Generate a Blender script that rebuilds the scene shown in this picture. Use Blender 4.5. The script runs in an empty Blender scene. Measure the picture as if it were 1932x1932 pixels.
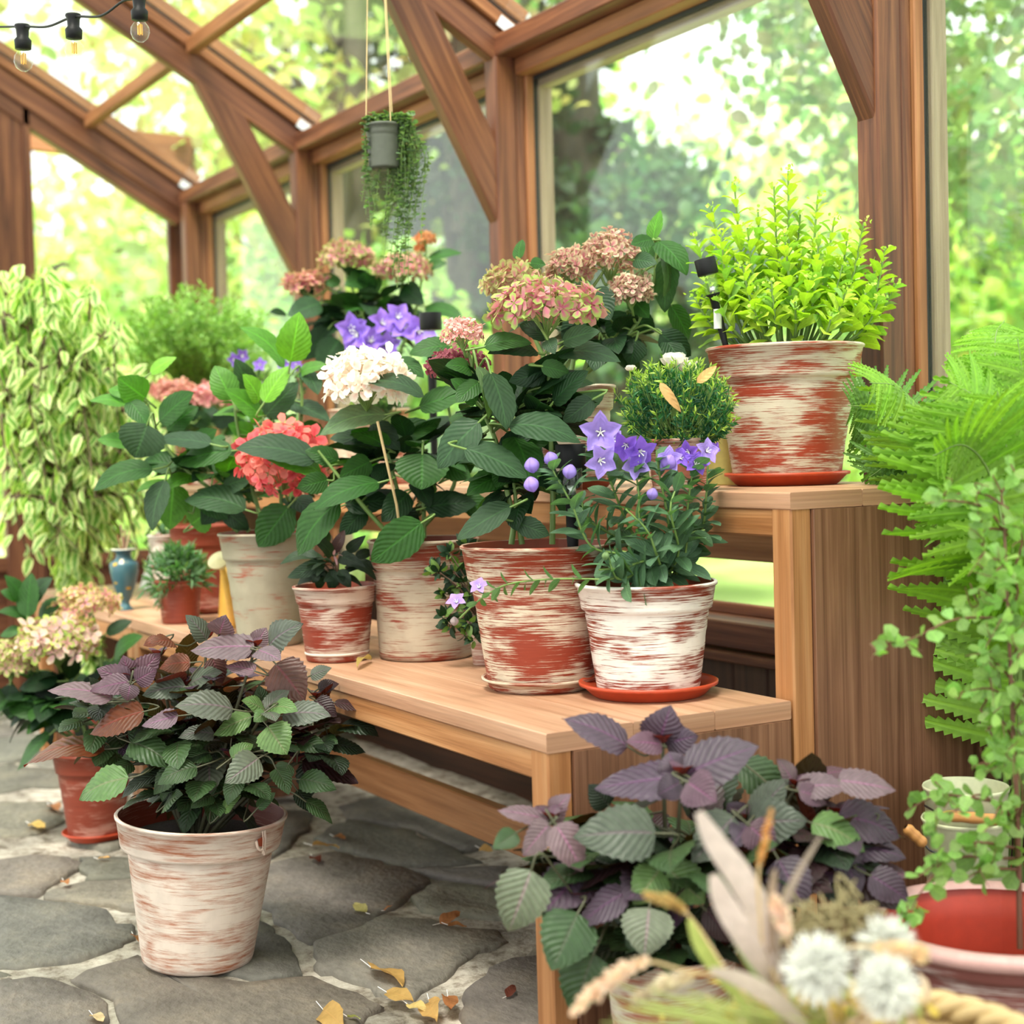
import bpy, math, random
import numpy as np
from math import sin, cos, pi, radians as rad

random.seed(7); rng = np.random.default_rng(7)
V = lambda *a: np.array(a, float)

# ------------------------------------------------------------------ camera
FPX, YAW, PIT, ROL = 2920.0, -1.04535, 0.04105, -0.02691     # measured from the photograph (1932 px frame)
CAM = V(1.931, -1.167, 0.95)
_f = V(sin(YAW)*cos(PIT), cos(YAW)*cos(PIT), -sin(PIT))
_r = np.cross(_f, V(0, 0, 1)); _r /= np.linalg.norm(_r); _u = np.cross(_r, _f)
CR = _r*cos(ROL) + _u*sin(ROL); CU = _u*cos(ROL) - _r*sin(ROL); CF = _f
cd = bpy.data.cameras.new('camera'); cam = bpy.data.objects.new('camera', cd)
bpy.context.scene.collection.objects.link(cam)
from mathutils import Matrix
m = Matrix.Identity(4)
for i in range(3):
    m[i][0] = CR[i]; m[i][1] = CU[i]; m[i][2] = -CF[i]; m[i][3] = CAM[i]
cam.matrix_world = m
cd.sensor_width = 36; cd.lens = FPX/1932*36; cd.clip_start = 0.05; cd.clip_end = 200
cd.dof.use_dof = True; cd.dof.focus_distance = 2.72; cd.dof.aperture_fstop = 3.1
sc = bpy.context.scene; sc.camera = cam
sc.view_settings.view_transform = 'Standard'; sc.view_settings.look = 'None'
sc.view_settings.gamma = 1; sc.view_settings.exposure = 1.32; sc.view_settings.use_curve_mapping = False
try:
    sc.cycles.transparent_max_bounces = 24; sc.cycles.max_bounces = 8; sc.cycles.sample_clamp_indirect = 6
except Exception: pass
# ------------------------------------------------------------------ sky and sun
w = bpy.data.worlds.new('sky'); sc.world = w; w.use_nodes = True
bg = w.node_tree.nodes['Background']; bg.inputs[0].default_value = (0.97, 1.0, 0.98, 1); bg.inputs[1].default_value = 1.0
sd = bpy.data.lights.new('sun', 'SUN'); sd.energy = 6.2; sd.angle = rad(26); sd.color = (1.0, 0.94, 0.85)
so = bpy.data.objects.new('sun', sd); sc.collection.objects.link(so)
from mathutils import Vector
so.rotation_euler = Vector((0.30, -0.42, 0.86)).to_track_quat('Z', 'Y').to_euler()   # light comes from high up, from the open side

# ------------------------------------------------------------------ pixel rays of the survey
def ray(x, y): return CR*(x-966)/FPX - CU*(y-966)/FPX + CF
def P(x, y, d): return CAM + ray(x, y)*d
def Pz(x, y, z): r = ray(x, y); return CAM + r*((z-CAM[2])/r[2])
def Py(x, y, Y): r = ray(x, y); return CAM + r*((Y-CAM[1])/r[1])
def depth(p): return float((V(*p)-CAM) @ CF)
def nz(v): return v/(np.linalg.norm(v)+1e-12)
UP = V(0, 0, 1)

# ------------------------------------------------------------------ mesh collector
class MB:
    def __init__(s): s.v=[]; s.f3=[]; s.f4=[]; s.uv=[]; s.c=[]; s.n=0; s.m3=[]; s.m4=[]
    def add(s, v, faces, uv=None, col=(1,1,1), mat=0):
        v = np.asarray(v, float).reshape(-1, 3); k = len(v)
        s.v.append(v)
        s.uv.append(np.zeros((k, 2)) if uv is None else np.asarray(uv, float).reshape(-1, 2))
        c = np.asarray(col, float); s.c.append(np.broadcast_to(c, (k, 3)) if c.ndim == 1 else c.reshape(-1, 3))
        faces = np.asarray(faces, int)
        if faces.size:
            (s.f4 if faces.shape[1] == 4 else s.f3).append(faces + s.n)
            (s.m4 if faces.shape[1] == 4 else s.m3).append(np.full(len(faces), mat))
        s.n += k
    def more(s, faces, mat=0):     # more faces over the verts just added
        faces = np.asarray(faces, int)
        k = s.n - len(s.v[-1])
        (s.f4 if faces.shape[1] == 4 else s.f3).append(faces + k)
        (s.m4 if faces.shape[1] == 4 else s.m3).append(np.full(len(faces), mat))
    def build(s, name, mats, parent=None, smooth=True):
        if not isinstance(mats, (list, tuple)): mats = [mats]
        me = bpy.data.meshes.new(name)
        v = np.concatenate(s.v) if s.v else np.zeros((0, 3))
        off = np.zeros(3)
        if parent is not None:
            root = parent
            while root.parent: root = root.parent
            off = np.array(root.location)
        v = v - off
        f4 = np.concatenate(s.f4) if s.f4 else np.zeros((0, 4), int)
        f3 = np.concatenate(s.f3) if s.f3 else np.zeros((0, 3), int)
        me.vertices.add(len(v)); me.vertices.foreach_set('co', v.astype(np.float32).ravel())
        loops = np.concatenate([f4.ravel(), f3.ravel()]).astype(np.int32)
        me.loops.add(len(loops)); me.loops.foreach_set('vertex_index', loops)
        nf = len(f4)+len(f3)
        me.polygons.add(nf)
        st = np.concatenate([np.arange(len(f4))*4, len(f4)*4+np.arange(len(f3))*3]).astype(np.int32)
        me.polygons.foreach_set('loop_start', st)
        mi = np.concatenate((s.m4 or [np.zeros(0)]) + (s.m3 or [np.zeros(0)])).astype(np.int32)
        me.polygons.foreach_set('material_index', mi)
        me.polygons.foreach_set('use_smooth', np.full(nf, smooth))
        uvl = me.uv_layers.new(name='UVMap'); uv = np.concatenate(s.uv)
        uvl.data.foreach_set('uv', uv[loops].astype(np.float32).ravel())
        ca = me.color_attributes.new('col', 'FLOAT_COLOR', 'POINT'); c = np.concatenate(s.c)
        ca.data.foreach_set('color', np.hstack([c, np.ones((len(c), 1))]).astype(np.float32).ravel())
        me.update(calc_edges=True); me.validate()
        for mt in mats: me.materials.append(mt)
        o = bpy.data.objects.new(name, me); sc.collection.objects.link(o)
        if parent is not None: o.parent = parent
        return o

def tag(o, label=None, cat=None, group=None, kind=None):
    if label: o['label'] = label
    if cat: o['category'] = cat
    if group: o['group'] = group
    if kind: o['kind'] = kind
    return o
def thing(name, loc, label=None, cat=None, group=None, kind=None):
    o = bpy.data.objects.new(name, None); sc.collection.objects.link(o)
    o.location = [float(a) for a in loc]; o.empty_display_size = 0.05
    return tag(o, label, cat, group, kind)

# ------------------------------------------------------------------ shape helpers
def beam(mb, a, b, w, h, up=UP, bev=0.003, mat=0, col=(1,1,1)):
    """timber from a to b, w across, h along 'up'; UV runs along the grain in metres"""
    a, b = V(*a), V(*b); L = np.linalg.norm(b-a); t = (b-a)/L
    u = V(*up); u = nz(u-t*(u@t)); sd_ = np.cross(t, u)
    hw, hh = w/2, h/2; bv = min(bev, hw*.4, hh*.4)
    ring = [(-hw+bv,-hh),(hw-bv,-hh),(hw,-hh+bv),(hw,hh-bv),(hw-bv,hh),(-hw+bv,hh),(-hw,hh-bv),(-hw,-hh+bv)]
    cum = [0]
    for i in range(8):
        p, q = ring[i], ring[(i+1)%8]; cum.append(cum[-1]+math.hypot(p[0]-q[0], p[1]-q[1]))
    ou, ov = random.random()*50, random.random()*50
    vs, uv = [], []
    for e, s_ in ((a, 0), (b, L)):
        for i in range(9):
            x, y = ring[i%8]; vs.append(e + sd_*x + u*y); uv.append((ou+s_, ov+cum[i]))
    fs = [(i, i+1, 9+i+1, 9+i) for i in range(8)]
    mb.add(vs, fs, uv, col, mat)
    for e, s_, rev in ((a, 0, 1), (b, L, 0)):
        vs = [e + sd_*x + u*y for x, y in ring]; uv = [(ou+x*.3, ov+y) for x, y in ring]
        q = [(0,1,2,3),(0,3,4,7),(4,5,6,7)]
        if rev: q = [c[::-1] for c in q]
        mb.add(vs, q, uv, col, mat)
def board(mb, x0, x1, y0, y1, z0, z1, grain='x', **k):
    c = ((x0+x1)/2, (y0+y1)/2, (z0+z1)/2)
    if grain == 'x': beam(mb, (x0, c[1], c[2]), (x1, c[1], c[2]), y1-y0, z1-z0, **k)
    elif grain == 'y': beam(mb, (c[0], y0, c[2]), (c[0], y1, c[2]), x1-x0, z1-z0, **k)
    else: beam(mb, (c[0], c[1], z0), (c[0], c[1], z1), x1-x0, y1-y0, up=(0, 1, 0), **k)
def lathe(mb, c, prof, seg=56, mat=0, col=(1,1,1), tilt=None):
    """prof = [(r, z)...] round the vertical axis through c"""
    c = V(*c); n = len(prof); vs = []; uv = []; s = 0; rm = max(p[0] for p in prof)
    for j, (r, z) in enumerate(prof):
        if j: s += math.hypot(r-prof[j-1][0], z-prof[j-1][1])
        for i in range(seg+1):
            a = 2*pi*i/seg; vs.append((r*cos(a+2.3), r*sin(a+2.3), z)); uv.append((a*rm, s))
    vs = np.array(vs)
    if tilt is not None: vs = vs @ np.array(tilt).T
    fs = [(j*(seg+1)+i, j*(seg+1)+i+1, (j+1)*(seg+1)+i+1, (j+1)*(seg+1)+i) for j in range(n-1) for i in range(seg)]
    mb.add(vs+c, fs, uv, col, mat)
def tube(mb, pts, r, seg=6, mat=0, col=(1,1,1)):
    pts = [V(*p) for p in pts]; n = len(pts); rr = r if hasattr(r, '__len__') else [r]*n
    vs = []; uv = []; ref = None; s = 0
    for i, p in enumerate(pts):
        t = nz(pts[min(i+1, n-1)] - pts[max(i-1, 0)])
        if ref is None: ref = nz(np.cross(t, V(.31, .2, .93) if abs(t[2]) < .9 else V(1, 0, 0)))
        ref = nz(ref - t*(ref@t)); b = np.cross(t, ref)
        if i: s += np.linalg.norm(p-pts[i-1])
        for k in range(seg):
            a = 2*pi*k/seg; vs.append(p + (ref*cos(a)+b*sin(a))*rr[i]); uv.append((s, k/seg*.05))
    fs = [(i*seg+k, i*seg+(k+1)%seg, (i+1)*seg+(k+1)%seg, (i+1)*seg+k) for i in range(n-1) for k in range(seg)]
    mb.add(vs, fs, uv, col, mat)
def smooth_path(pts, n=4):
    pts = [V(*p) for p in pts]
    if len(pts) < 3: return [pts[0]+(pts[-1]-pts[0])*i/n for i in range(n+1)]
    q = [2*pts[0]-pts[1]] + pts + [2*pts[-1]-pts[-2]]; out = []
    for i in range(1, len(q)-2):
        for k in range(n):
            t = k/n; a, b, c, d = q[i-1:i+3]
            out.append(.5*((2*b)+(c-a)*t+(2*a-5*b+4*c-d)*t*t+(3*b-a-3*c+d)*t**3))
    out.append(pts[-1]); return out

# leaf built on a midrib from B to T
def leaf(mb, B, T, wid, nrm, fold=.18, curl=.10, rows=13, ser=.06, col=(.1,.2,.05), base=.55, tipx=.85, wave=.03, mat=0, drop=.12):
    B, T = V(*B), V(*T); L = np.linalg.norm(T-B); a = (T-B)/L
    n = V(*nrm); n = nz(n-a*(n@a)); s = np.cross(a, n)
    t = np.linspace(0, 1, rows+1)
    W = (t**base)*((1-t)**tipx); W /= W.max(); W *= wid/2
    jag = np.ones(rows+1); jag[1::2] -= ser
    vv = V(-1, -.55, 0, .55, 1)
    TT, VV = np.meshgrid(t, vv, indexing='ij')
    wv = np.where(abs(VV) > .9, jag[:, None], 1)
    ph = random.random()*6
    lift = fold*abs(VV)*W[:, None] + wave*L*np.sin(TT*9+ph+VV*2)*abs(VV)*.35 - drop*(VV**2)*W[:, None]
    mid = curl*L*4*TT*(1-TT)
    X = B + a*(TT[..., None]*L) + s*((W[:, None]*VV*wv)[..., None]) + n*((mid+lift)[..., None])
    uv = np.stack([TT, VV*.5+.5], -1)
    idx = np.arange((rows+1)*5).reshape(rows+1, 5)
    f = np.stack([idx[:-1, :-1], idx[:-1, 1:], idx[1:, 1:], idx[1:, :-1]], -1).reshape(-1, 4)
    mb.add(X.reshape(-1, 3), f, uv.reshape(-1, 2), jit(col), mat)
def jit(c, a=.12):
    k = 1+random.uniform(-a, a); return np.clip(np.array(c)*k*(1+rng.uniform(-a/3, a/3, 3)), 0, 1)

# many copies of one small shape, merged in one mesh
def scatter(mb, tv, tf, tuv, pos, ax, nm, size, cols, wid=1.0, mat=0):
    """template lies along +x with normal +z"""
    pos, ax, nm = (np.asarray(q, float).reshape(-1, 3) for q in (pos, ax, nm)); N = len(pos)
    if N == 0: return
    ax = ax/np.linalg.norm(ax, axis=1, keepdims=True)
    nm = nm-ax*np.sum(nm*ax, 1, keepdims=True); nm /= np.linalg.norm(nm, axis=1, keepdims=True)+1e-9
    sy = np.cross(nm, ax)
    size = np.broadcast_to(np.asarray(size, float), (N,)); wd = np.broadcast_to(np.asarray(wid, float), (N,))
    tv = np.asarray(tv, float)
    X = pos[:, None]+ (ax[:, None]*tv[None, :, :1] + sy[:, None]*tv[None, :, 1:2]*wd[:, None, None] + nm[:, None]*tv[None, :, 2:])*size[:, None, None]
    k = len(tv); F = (np.asarray(tf)[None] + (np.arange(N)*k)[:, None, None]).reshape(-1, np.asarray(tf).shape[1])
    cols = np.asarray(cols, float)
    if cols.ndim == 1: cols = np.broadcast_to(cols, (N, 3))
    C = np.repeat(cols[:, None], k, 1).reshape(-1, 3) if len(cols) == N else cols.reshape(-1, 3)
    mb.add(X.reshape(-1, 3), F, np.tile(np.asarray(tuv), (N, 1)), C, mat)
def tmpl_leaf(rows=4, w=.5, base=.6, tip=.8, fold=.25, curl=.1, cup=0):
    t = np.linspace(0, 1, rows+1); W = (t**base)*((1-t)**tip); W = W/W.max()*w/2
    v = V(-1, 0, 1); T_, VV = np.meshgrid(t, v, indexing='ij')
    z = fold*abs(VV)*W[:, None]+curl*4*T_*(1-T_)
    X = np.stack([T_, W[:, None]*VV, z], -1).reshape(-1, 3)
    idx = np.arange((rows+1)*3).reshape(-1, 3)
    f = np.stack([idx[:-1, :-1], idx[:-1, 1:], idx[1:, 1:], idx[1:, :-1]], -1).reshape(-1, 4)
    return X, f, np.stack([T_, VV*.5+.5], -1).reshape(-1, 2)
OV = tmpl_leaf(4, .5); NARROW = tmpl_leaf(3, .22, .5, .7); RND = tmpl_leaf(4, .85, .5, .35, .15, .05); OBO = tmpl_leaf(5, .5, .95, .4, .25, .08)
def runit(n): v = rng.normal(size=(n, 3)); return v/np.linalg.norm(v, axis=1, keepdims=True)
def cvar(c, n, a=.2):
    k = 1+rng.uniform(-a, a, (n, 1)); return np.clip(np.array(c)*k*(1+rng.uniform(-a/3, a/3, (n, 3))), 0, 1)

# ------------------------------------------------------------------ materials
def mat(name):
    mt = bpy.data.materials.new(name); mt.use_nodes = True; nt = mt.node_tree; nt.nodes.clear()
    out = nt.nodes.new('ShaderNodeOutputMaterial'); return mt, nt, out
class N:
    def __init__(s, nt): s.nt = nt
    def __call__(s, typ, ins=None, **props):
        n = s.nt.nodes.new('ShaderNode'+typ)
        for k, v in props.items(): setattr(n, k, v)
        for k, v in (ins or {}).items():
            if hasattr(v, 'is_linked') or hasattr(v, 'links'): s.nt.links.new(v, n.inputs[k])
            else: n.inputs[k].default_value = v
        return n
def ramp(n, fac, stops, interp='LINEAR'):
    r = n('ValToRGB', {'Fac': fac}); cr = r.color_ramp; cr.interpolation = interp
    while len(cr.elements) < len(stops): cr.elements.new(.5)
    for e, (p, c) in zip(cr.elements, stops): e.position = p; e.color = (*c, 1) if len(c) == 3 else c
    return r.outputs[0]
def g3(x): return (x, x, x)
def mul(n, a, b, f=1.0):
    k = n('Mix', {'Factor': f, 'A': a, 'B': b}, data_type='RGBA', blend_type='MULTIPLY') if False else None
    k = n.nt.nodes.new('ShaderNodeMixRGB'); k.blend_type = 'MULTIPLY'; k.inputs[0].default_value = f
    for i, x in ((1, a), (2, b)):
        if hasattr(x, 'links'): n.nt.links.new(x, k.inputs[i])
        else: k.inputs[i].default_value = (*x, 1)
    return k.outputs[0]
def mix(n, f, a, b):
    k = n.nt.nodes.new('ShaderNodeMixRGB')
    for i, x in ((0, f), (1, a), (2, b)):
        if hasattr(x, 'links'): n.nt.links.new(x, k.inputs[i])
        else: k.inputs[i].default_value = x if i == 0 else (*x, 1)
    return k.outputs[0]
def plain(name, col, rough=.5, metal=0, spec=.5, bump=0, bs=60, var=.15):
    mt, nt, out = mat(name); n = N(nt)
    tc = n('TexCoord').outputs['Object']
    no = n('TexNoise', {'Vector': tc, 'Scale': bs, 'Detail': 4}).outputs['Fac']
    c = mul(n, col, ramp(n, no, [(0.3, g3(1-var)), (.7, g3(1))]))
    p = n('BsdfPrincipled', {'Base Color': c, 'Roughness': rough, 'Metallic': metal, 'Specular IOR Level': spec})
    if bump: nt.links.new(n('Bump', {'Strength': bump, 'Distance': .002, 'Height': no}).outputs[0], p.inputs['Normal'])
    nt.links.new(p.outputs[0], out.inputs[0]); return mt
def wood(name, dark, mid, light, rough=.5, fine=1.0, blotch=.35, knots=True):
    mt, nt, out = mat(name); n = N(nt)
    uv = n('TexCoord').outputs['UV']
    mp = n('Mapping', {'Vector': uv, 'Scale': (1.6, 38*fine, 1)}).outputs[0]
    a = n('TexNoise', {'Vector': mp, 'Scale': 1.0, 'Detail': 6, 'Roughness': .6, 'Distortion': .6}).outputs['Fac']
    mp2 = n('Mapping', {'Vector': uv, 'Scale': (6, 320*fine, 1)}).outputs[0]
    b = n('TexNoise', {'Vector': mp2, 'Scale': 1.0, 'Detail': 3}).outputs['Fac']
    mp3 = n('Mapping', {'Vector': uv, 'Scale': (2.2, 7, 1)}).outputs[0]
    c = n('TexNoise', {'Vector': mp3, 'Scale': 1.0, 'Detail': 4}).outputs['Fac']
    col = ramp(n, a, [(.28, dark), (.5, mid), (.74, light)])
    col = mul(n, col, ramp(n, b, [(.3, g3(.80)), (.6, g3(1))]))
    col = mul(n, col, ramp(n, c, [(.3, g3(1-blotch)), (.65, g3(1))]))
    if knots:
        mp4 = n('Mapping', {'Vector': uv, 'Scale': (2.4, 9, 1)}).outputs[0]
        vo = n('TexVoronoi', {'Vector': mp4, 'Scale': 1.0}).outputs['Distance']
        col = mul(n, col, ramp(n, vo, [(.025, (.25, .18, .14)), (.06, g3(1))]))
    p = n('BsdfPrincipled', {'Base Color': col, 'Roughness': rough, 'Specular IOR Level': .35})
    nt.links.new(n('Bump', {'Strength': .25, 'Distance': .0012, 'Height': b}).outputs[0], p.inputs['Normal'])
    nt.links.new(p.outputs[0], out.inputs[0]); return mt
def brushed(name, base, paint, cover=.5, dirt=(.5, .42, .33), dirtf=.0, seed=0, fine=1.0, soft=1.0):
    """terracotta with whitewash brushed round it"""
    mt, nt, out = mat(name); n = N(nt)
    uv = n('TexCoord').outputs['UV']
    mp = n('Mapping', {'Vector': uv, 'Location': (seed*3.1, seed*1.7, 0), 'Scale': (11, 430*fine, 1), 'Rotation': (0, 0, .03)}).outputs[0]
    a = n('TexNoise', {'Vector': mp, 'Scale': 1.0, 'Detail': 5, 'Roughness': .7, 'Distortion': .25}).outputs['Fac']
    mp2 = n('Mapping', {'Vector': uv, 'Location': (seed*5.3, seed*2.7, 0), 'Scale': (7, 24, 1)}).outputs[0]
    b = n('TexNoise', {'Vector': mp2, 'Scale': 1.0, 'Detail': 3, 'Distortion': .5}).outputs['Fac']
    s = n('Math', {0: n('Math', {0: a, 1: 1.0}, operation='MULTIPLY').outputs[0], 1: n('Math', {0: b, 1: .75}, operation='MULTIPLY').outputs[0]}, operation='ADD').outputs[0]
    th = .875 - (cover-.5)*.45
    fac = ramp(n, s, [(th-.035*soft, g3(0)), (th+.06*soft, g3(1))])
    c = n('TexNoise', {'Vector': uv, 'Scale': 22, 'Detail': 5}).outputs['Fac']
    bc = mul(n, base, ramp(n, a, [(.3, g3(.75)), (.7, g3(1.0))]))
    pc = mul(n, paint, ramp(n, c, [(.3, g3(.86)), (.6, g3(1))]))
    col = mix(n, fac, bc, pc)
    if dirtf: col = mix(n, ramp(n, b, [(.45, g3(0)), (.75, g3(dirtf))]), col, dirt)
    p = n('BsdfPrincipled', {'Base Color': col, 'Roughness': .55, 'Specular IOR Level': .4})
    nt.links.new(n('Bump', {'Strength': .35, 'Distance': .0012, 'Height': fac}).outputs[0], p.inputs['Normal'])
    nt.links.new(p.outputs[0], out.inputs[0]); return mt
def leafmat(name, vein=(1.35, 1.5, 1.25), dark=.78, freq=9, slant=.35, rough=.5, trans=.30, bump=.22, edge=None, under=None, spec=.32, tcol=(1.2, 1.5, .45), quilt=0.0):
    mt, nt, out = mat(name); n = N(nt)
    at = n('Attribute', attribute_name='col').outputs['Color']
    uv = n('TexCoord').outputs['UV']; sp = n('SeparateXYZ', {0: uv})
    u, v = sp.outputs[0], sp.outputs[1]
    av = n('Math', {0: n('Math', {0: v, 1: .5}, operation='SUBTRACT').outputs[0]}, operation='ABSOLUTE').outputs[0]  # 0 .. .5
    q = n('Math', {0: u, 1: n('Math', {0: av, 1: -slant*2}, operation='MULTIPLY').outputs[0]}, operation='ADD').outputs[0]
    w_ = n('Math', {0: n('Math', {0: q, 1: freq*2*pi}, operation='MULTIPLY').outputs[0]}, operation='COSINE').outputs[0]
    lat = ramp(n, n('MapRange', {'Value': w_, 'From Min': -1, 'From Max': 1}).outputs[0], [(.86, g3(0)), (.99, g3(1))])
    midr = ramp(n, av, [(.012, g3(1)), (.04, g3(0))])
    vn = n('Math', {0: n('Math', {0: lat, 1: .20}, operation='MULTIPLY').outputs[0], 1: midr}, operation='MAXIMUM').outputs[0]
    no = n('TexNoise', {'Vector': n('TexCoord').outputs['Object'], 'Scale': 90, 'Detail': 3}).outputs['Fac']
    body = mul(n, at, ramp(n, no, [(.3, g3(dark)), (.7, g3(1.08))]))
    vc = mul(n, at, vein)
    col = mix(n, vn, body, vc)
    if edge: col = mix(n, ramp(n, n('Math', {0: av, 1: n('Math', {0: no, 1: .25}, operation='MULTIPLY').outputs[0]}, operation='ADD').outputs[0], edge[0]), col, edge[1])
    if under:
        gm = n('NewGeometry').outputs['Backfacing']; col = mix(n, gm, col, mul(n, at, under))
    p = n('BsdfPrincipled', {'Base Color': col, 'Roughness': rough, 'Specular IOR Level': spec})
    h = n('Math', {0: n('Math', {0: w_, 1: -1}, operation='MULTIPLY').outputs[0], 1: n('Math', {0: midr, 1: -1.5}, operation='MULTIPLY').outputs[0]}, operation='ADD').outputs[0]
    bp = n('Bump', {'Strength': bump, 'Distance': .0016, 'Height': h}).outputs[0]
    nt.links.new(bp, p.inputs['Normal'])
    tr = n('BsdfTranslucent', {'Color': mul(n, col, tcol)})
    ms = n('MixShader', {0: trans, 1: p.outputs[0], 2: tr.outputs[0]})
    nt.links.new(ms.outputs[0], out.inputs[0]); return mt
def glass(name, haze=.05):
    mt, nt, out = mat(name); n = N(nt)
    no = n('TexNoise', {'Vector': n('Mapping', {'Vector': n('TexCoord').outputs['Object'], 'Scale': (3, 3, .8)}).outputs[0], 'Scale': 2.0, 'Detail': 5}).outputs['Fac']
    hz = n('Math', {0: no, 1: haze*2}, operation='MULTIPLY').outputs[0]
    tr = n('BsdfTransparent', {'Color': (.93, .97, .94, 1)}); gl = n('BsdfGlossy', {'Roughness': .02, 'Color': (1, 1, 1, 1)})
    df = n('BsdfDiffuse', {'Color': (.9, .95, .92, 1)})
    dt = n('BsdfTranslucent', {'Color': (.9, .95, .92, 1)})
    d2 = n('MixShader', {0: .5, 1: df.outputs[0], 2: dt.outputs[0]})
    lw = n('LayerWeight', {'Blend': .5}).outputs['Facing']
    fr = n('Math', {0: n('Math', {0: n('Math', {0: lw, 1: 5.0}, operation='POWER').outputs[0], 1: .85}, operation='MULTIPLY').outputs[0], 1: .03}, operation='ADD').outputs[0]
    a = n('MixShader', {0: hz, 1: tr.outputs[0], 2: d2.outputs[0]})
    b = n('MixShader', {0: n('Math', {0: fr, 1: .8}, operation='MULTIPLY').outputs[0], 1: a.outputs[0], 2: gl.outputs[0]})
    nt.links.new(b.outputs[0], out.inputs[0]); return mt

M = {}
M['frame'] = wood('stained_timber', (.055, .017, .009), (.155, .052, .024), (.31, .125, .055), .5, 1.0, .3)
M['frame2'] = wood('orange_timber', (.16, .055, .020), (.30, .115, .045), (.44, .20, .085), .55, 1.0, .3)
M['outer'] = wood('weathered_timber', (.22, .14, .10), (.34, .23, .175), (.45, .33, .26), .65, 1.0, .25)
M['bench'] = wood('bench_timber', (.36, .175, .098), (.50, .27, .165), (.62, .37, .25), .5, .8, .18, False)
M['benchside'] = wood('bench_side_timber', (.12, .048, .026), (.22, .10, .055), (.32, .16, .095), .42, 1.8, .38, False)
M['rail'] = wood('rail_timber', (.27, .10, .032), (.42, .18, .068), (.54, .27, .12), .5, 1.2, .2, False)
M['dado'] = wood('dark_dado_timber', (.035, .014, .008), (.07, .028, .015), (.11, .045, .024), .55)
M['rubber'] = plain('black_gasket', (.02, .022, .022), .6)
M['black'] = plain('black_plastic', (.010, .010, .011), .5, spec=.2)
M['steel'] = plain('zinc_plate', (.75, .76, .78), .35, .8)
M['iron'] = plain('handle_wire', (.10, .10, .10), .35, .9)
M['soil'] = plain('potting_soil', (.030, .018, .012), .95, bump=1, bs=150, var=.6)
M['terra'] = brushed('terracotta_red', (.24, .040, .018), (.42, .20, .15), .25, seed=9)
M['terraplain'] = plain('orange_plastic', (.46, .055, .018), .4)
M['terradark'] = plain('dark_terracotta', (.30, .055, .022), .5)
M['grey'] = plain('grey_green_plastic', (.085, .09, .072), .55, spec=.3)
M['glass'] = glass('window_glass', .012); M['roofglass'] = glass('roof_glass', .012)
M['leaf'] = leafmat('hydrangea_leaf')
M['petal'] = leafmat('petal', (1.05, 1, 1), .9, 5, .2, .6, .35, .2, tcol=(1.15, 1.05, .95), spec=.25)
M['shiso'] = leafmat('shiso_leaf', (1.5, .95, 1.45), .75, 9, .30, .45, .16, .36, under=(1.7, .65, .35), spec=.42, tcol=(1.6, .8, .3))
M['small'] = leafmat('small_leaf', (1.2, 1.25, 1.1), .85, 4, .2, .5, .35, .2, spec=.35)
M['fern'] = leafmat('fern_leaf', (1.2, 1.2, 1.0), .85, 6, .1, .5, .42, .3, spec=.3, tcol=(1.2, 1.35, .35))
M['varieg'] = leafmat('variegated_leaf', (1.1, 1.1, 1.0), .9, 5, .2, .5, .4, .2, edge=([(.36, g3(0)), (.44, g3(1))], (.78, .80, .42)), spec=.3)
M['tree'] = leafmat('tree_leaf', (1.1, 1.1, 1.0), .8, 3, .2, .5, .5, .1, spec=.25, tcol=(1.1, 1.2, .75))
M['stem'] = plain('green_stem', (.16, .26, .06), .5)
M['pstem'] = plain('purplish_stem', (.085, .085, .045), .5)
M['twig'] = plain('brown_twig', (.10, .055, .03), .7)
M['redtwig'] = plain('reddish_twig', (.17, .07, .04), .6)
M['bark'] = plain('tree_bark', (.10, .085, .065), .9, bump=1, bs=8, var=.5)
M['cream'] = plain('cream_enamel', (.62, .62, .42), .4)
M['white'] = plain('white_petals', (.92, .92, .86), .6)
M['cane'] = plain('cane', (.62, .44, .22), .6)
M['handle'] = wood('turned_handle', (.45, .18, .05), (.60, .28, .09), (.7, .38, .15), .4, 3, .2, False)

# ------------------------------------------------------------------ outside: ground, lawn and trees
mt, nt, out = mat('lawn'); n = N(nt); tc = n('TexCoord').outputs['Object']
no = n('TexNoise', {'Vector': tc, 'Scale': 1.3, 'Detail': 6}).outputs['Fac']
p = n('BsdfPrincipled', {'Base Color': ramp(n, no, [(.3, (.22, .36, .06)), (.6, (.50, .62, .22))]), 'Roughness': .9})
nt.links.new(p.outputs[0], out.inputs[0]); M['lawn'] = mt
mb = MB(); mb.add([(-60, 1.3, -.12), (20, 1.3, -.12), (20, 60, -.12), (-60, 60, -.12)], [(0, 1, 2, 3)])
mb.add([(-60, -40, -.13), (-5.2, -40, -.13), (-5.2, 1.3, -.13), (-60, 1.3, -.13)], [(0, 1, 2, 3)])
tag(mb.build('lawn', M['lawn']), 'pale sunlit lawn outside the greenhouse', None, kind='structure')

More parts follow.
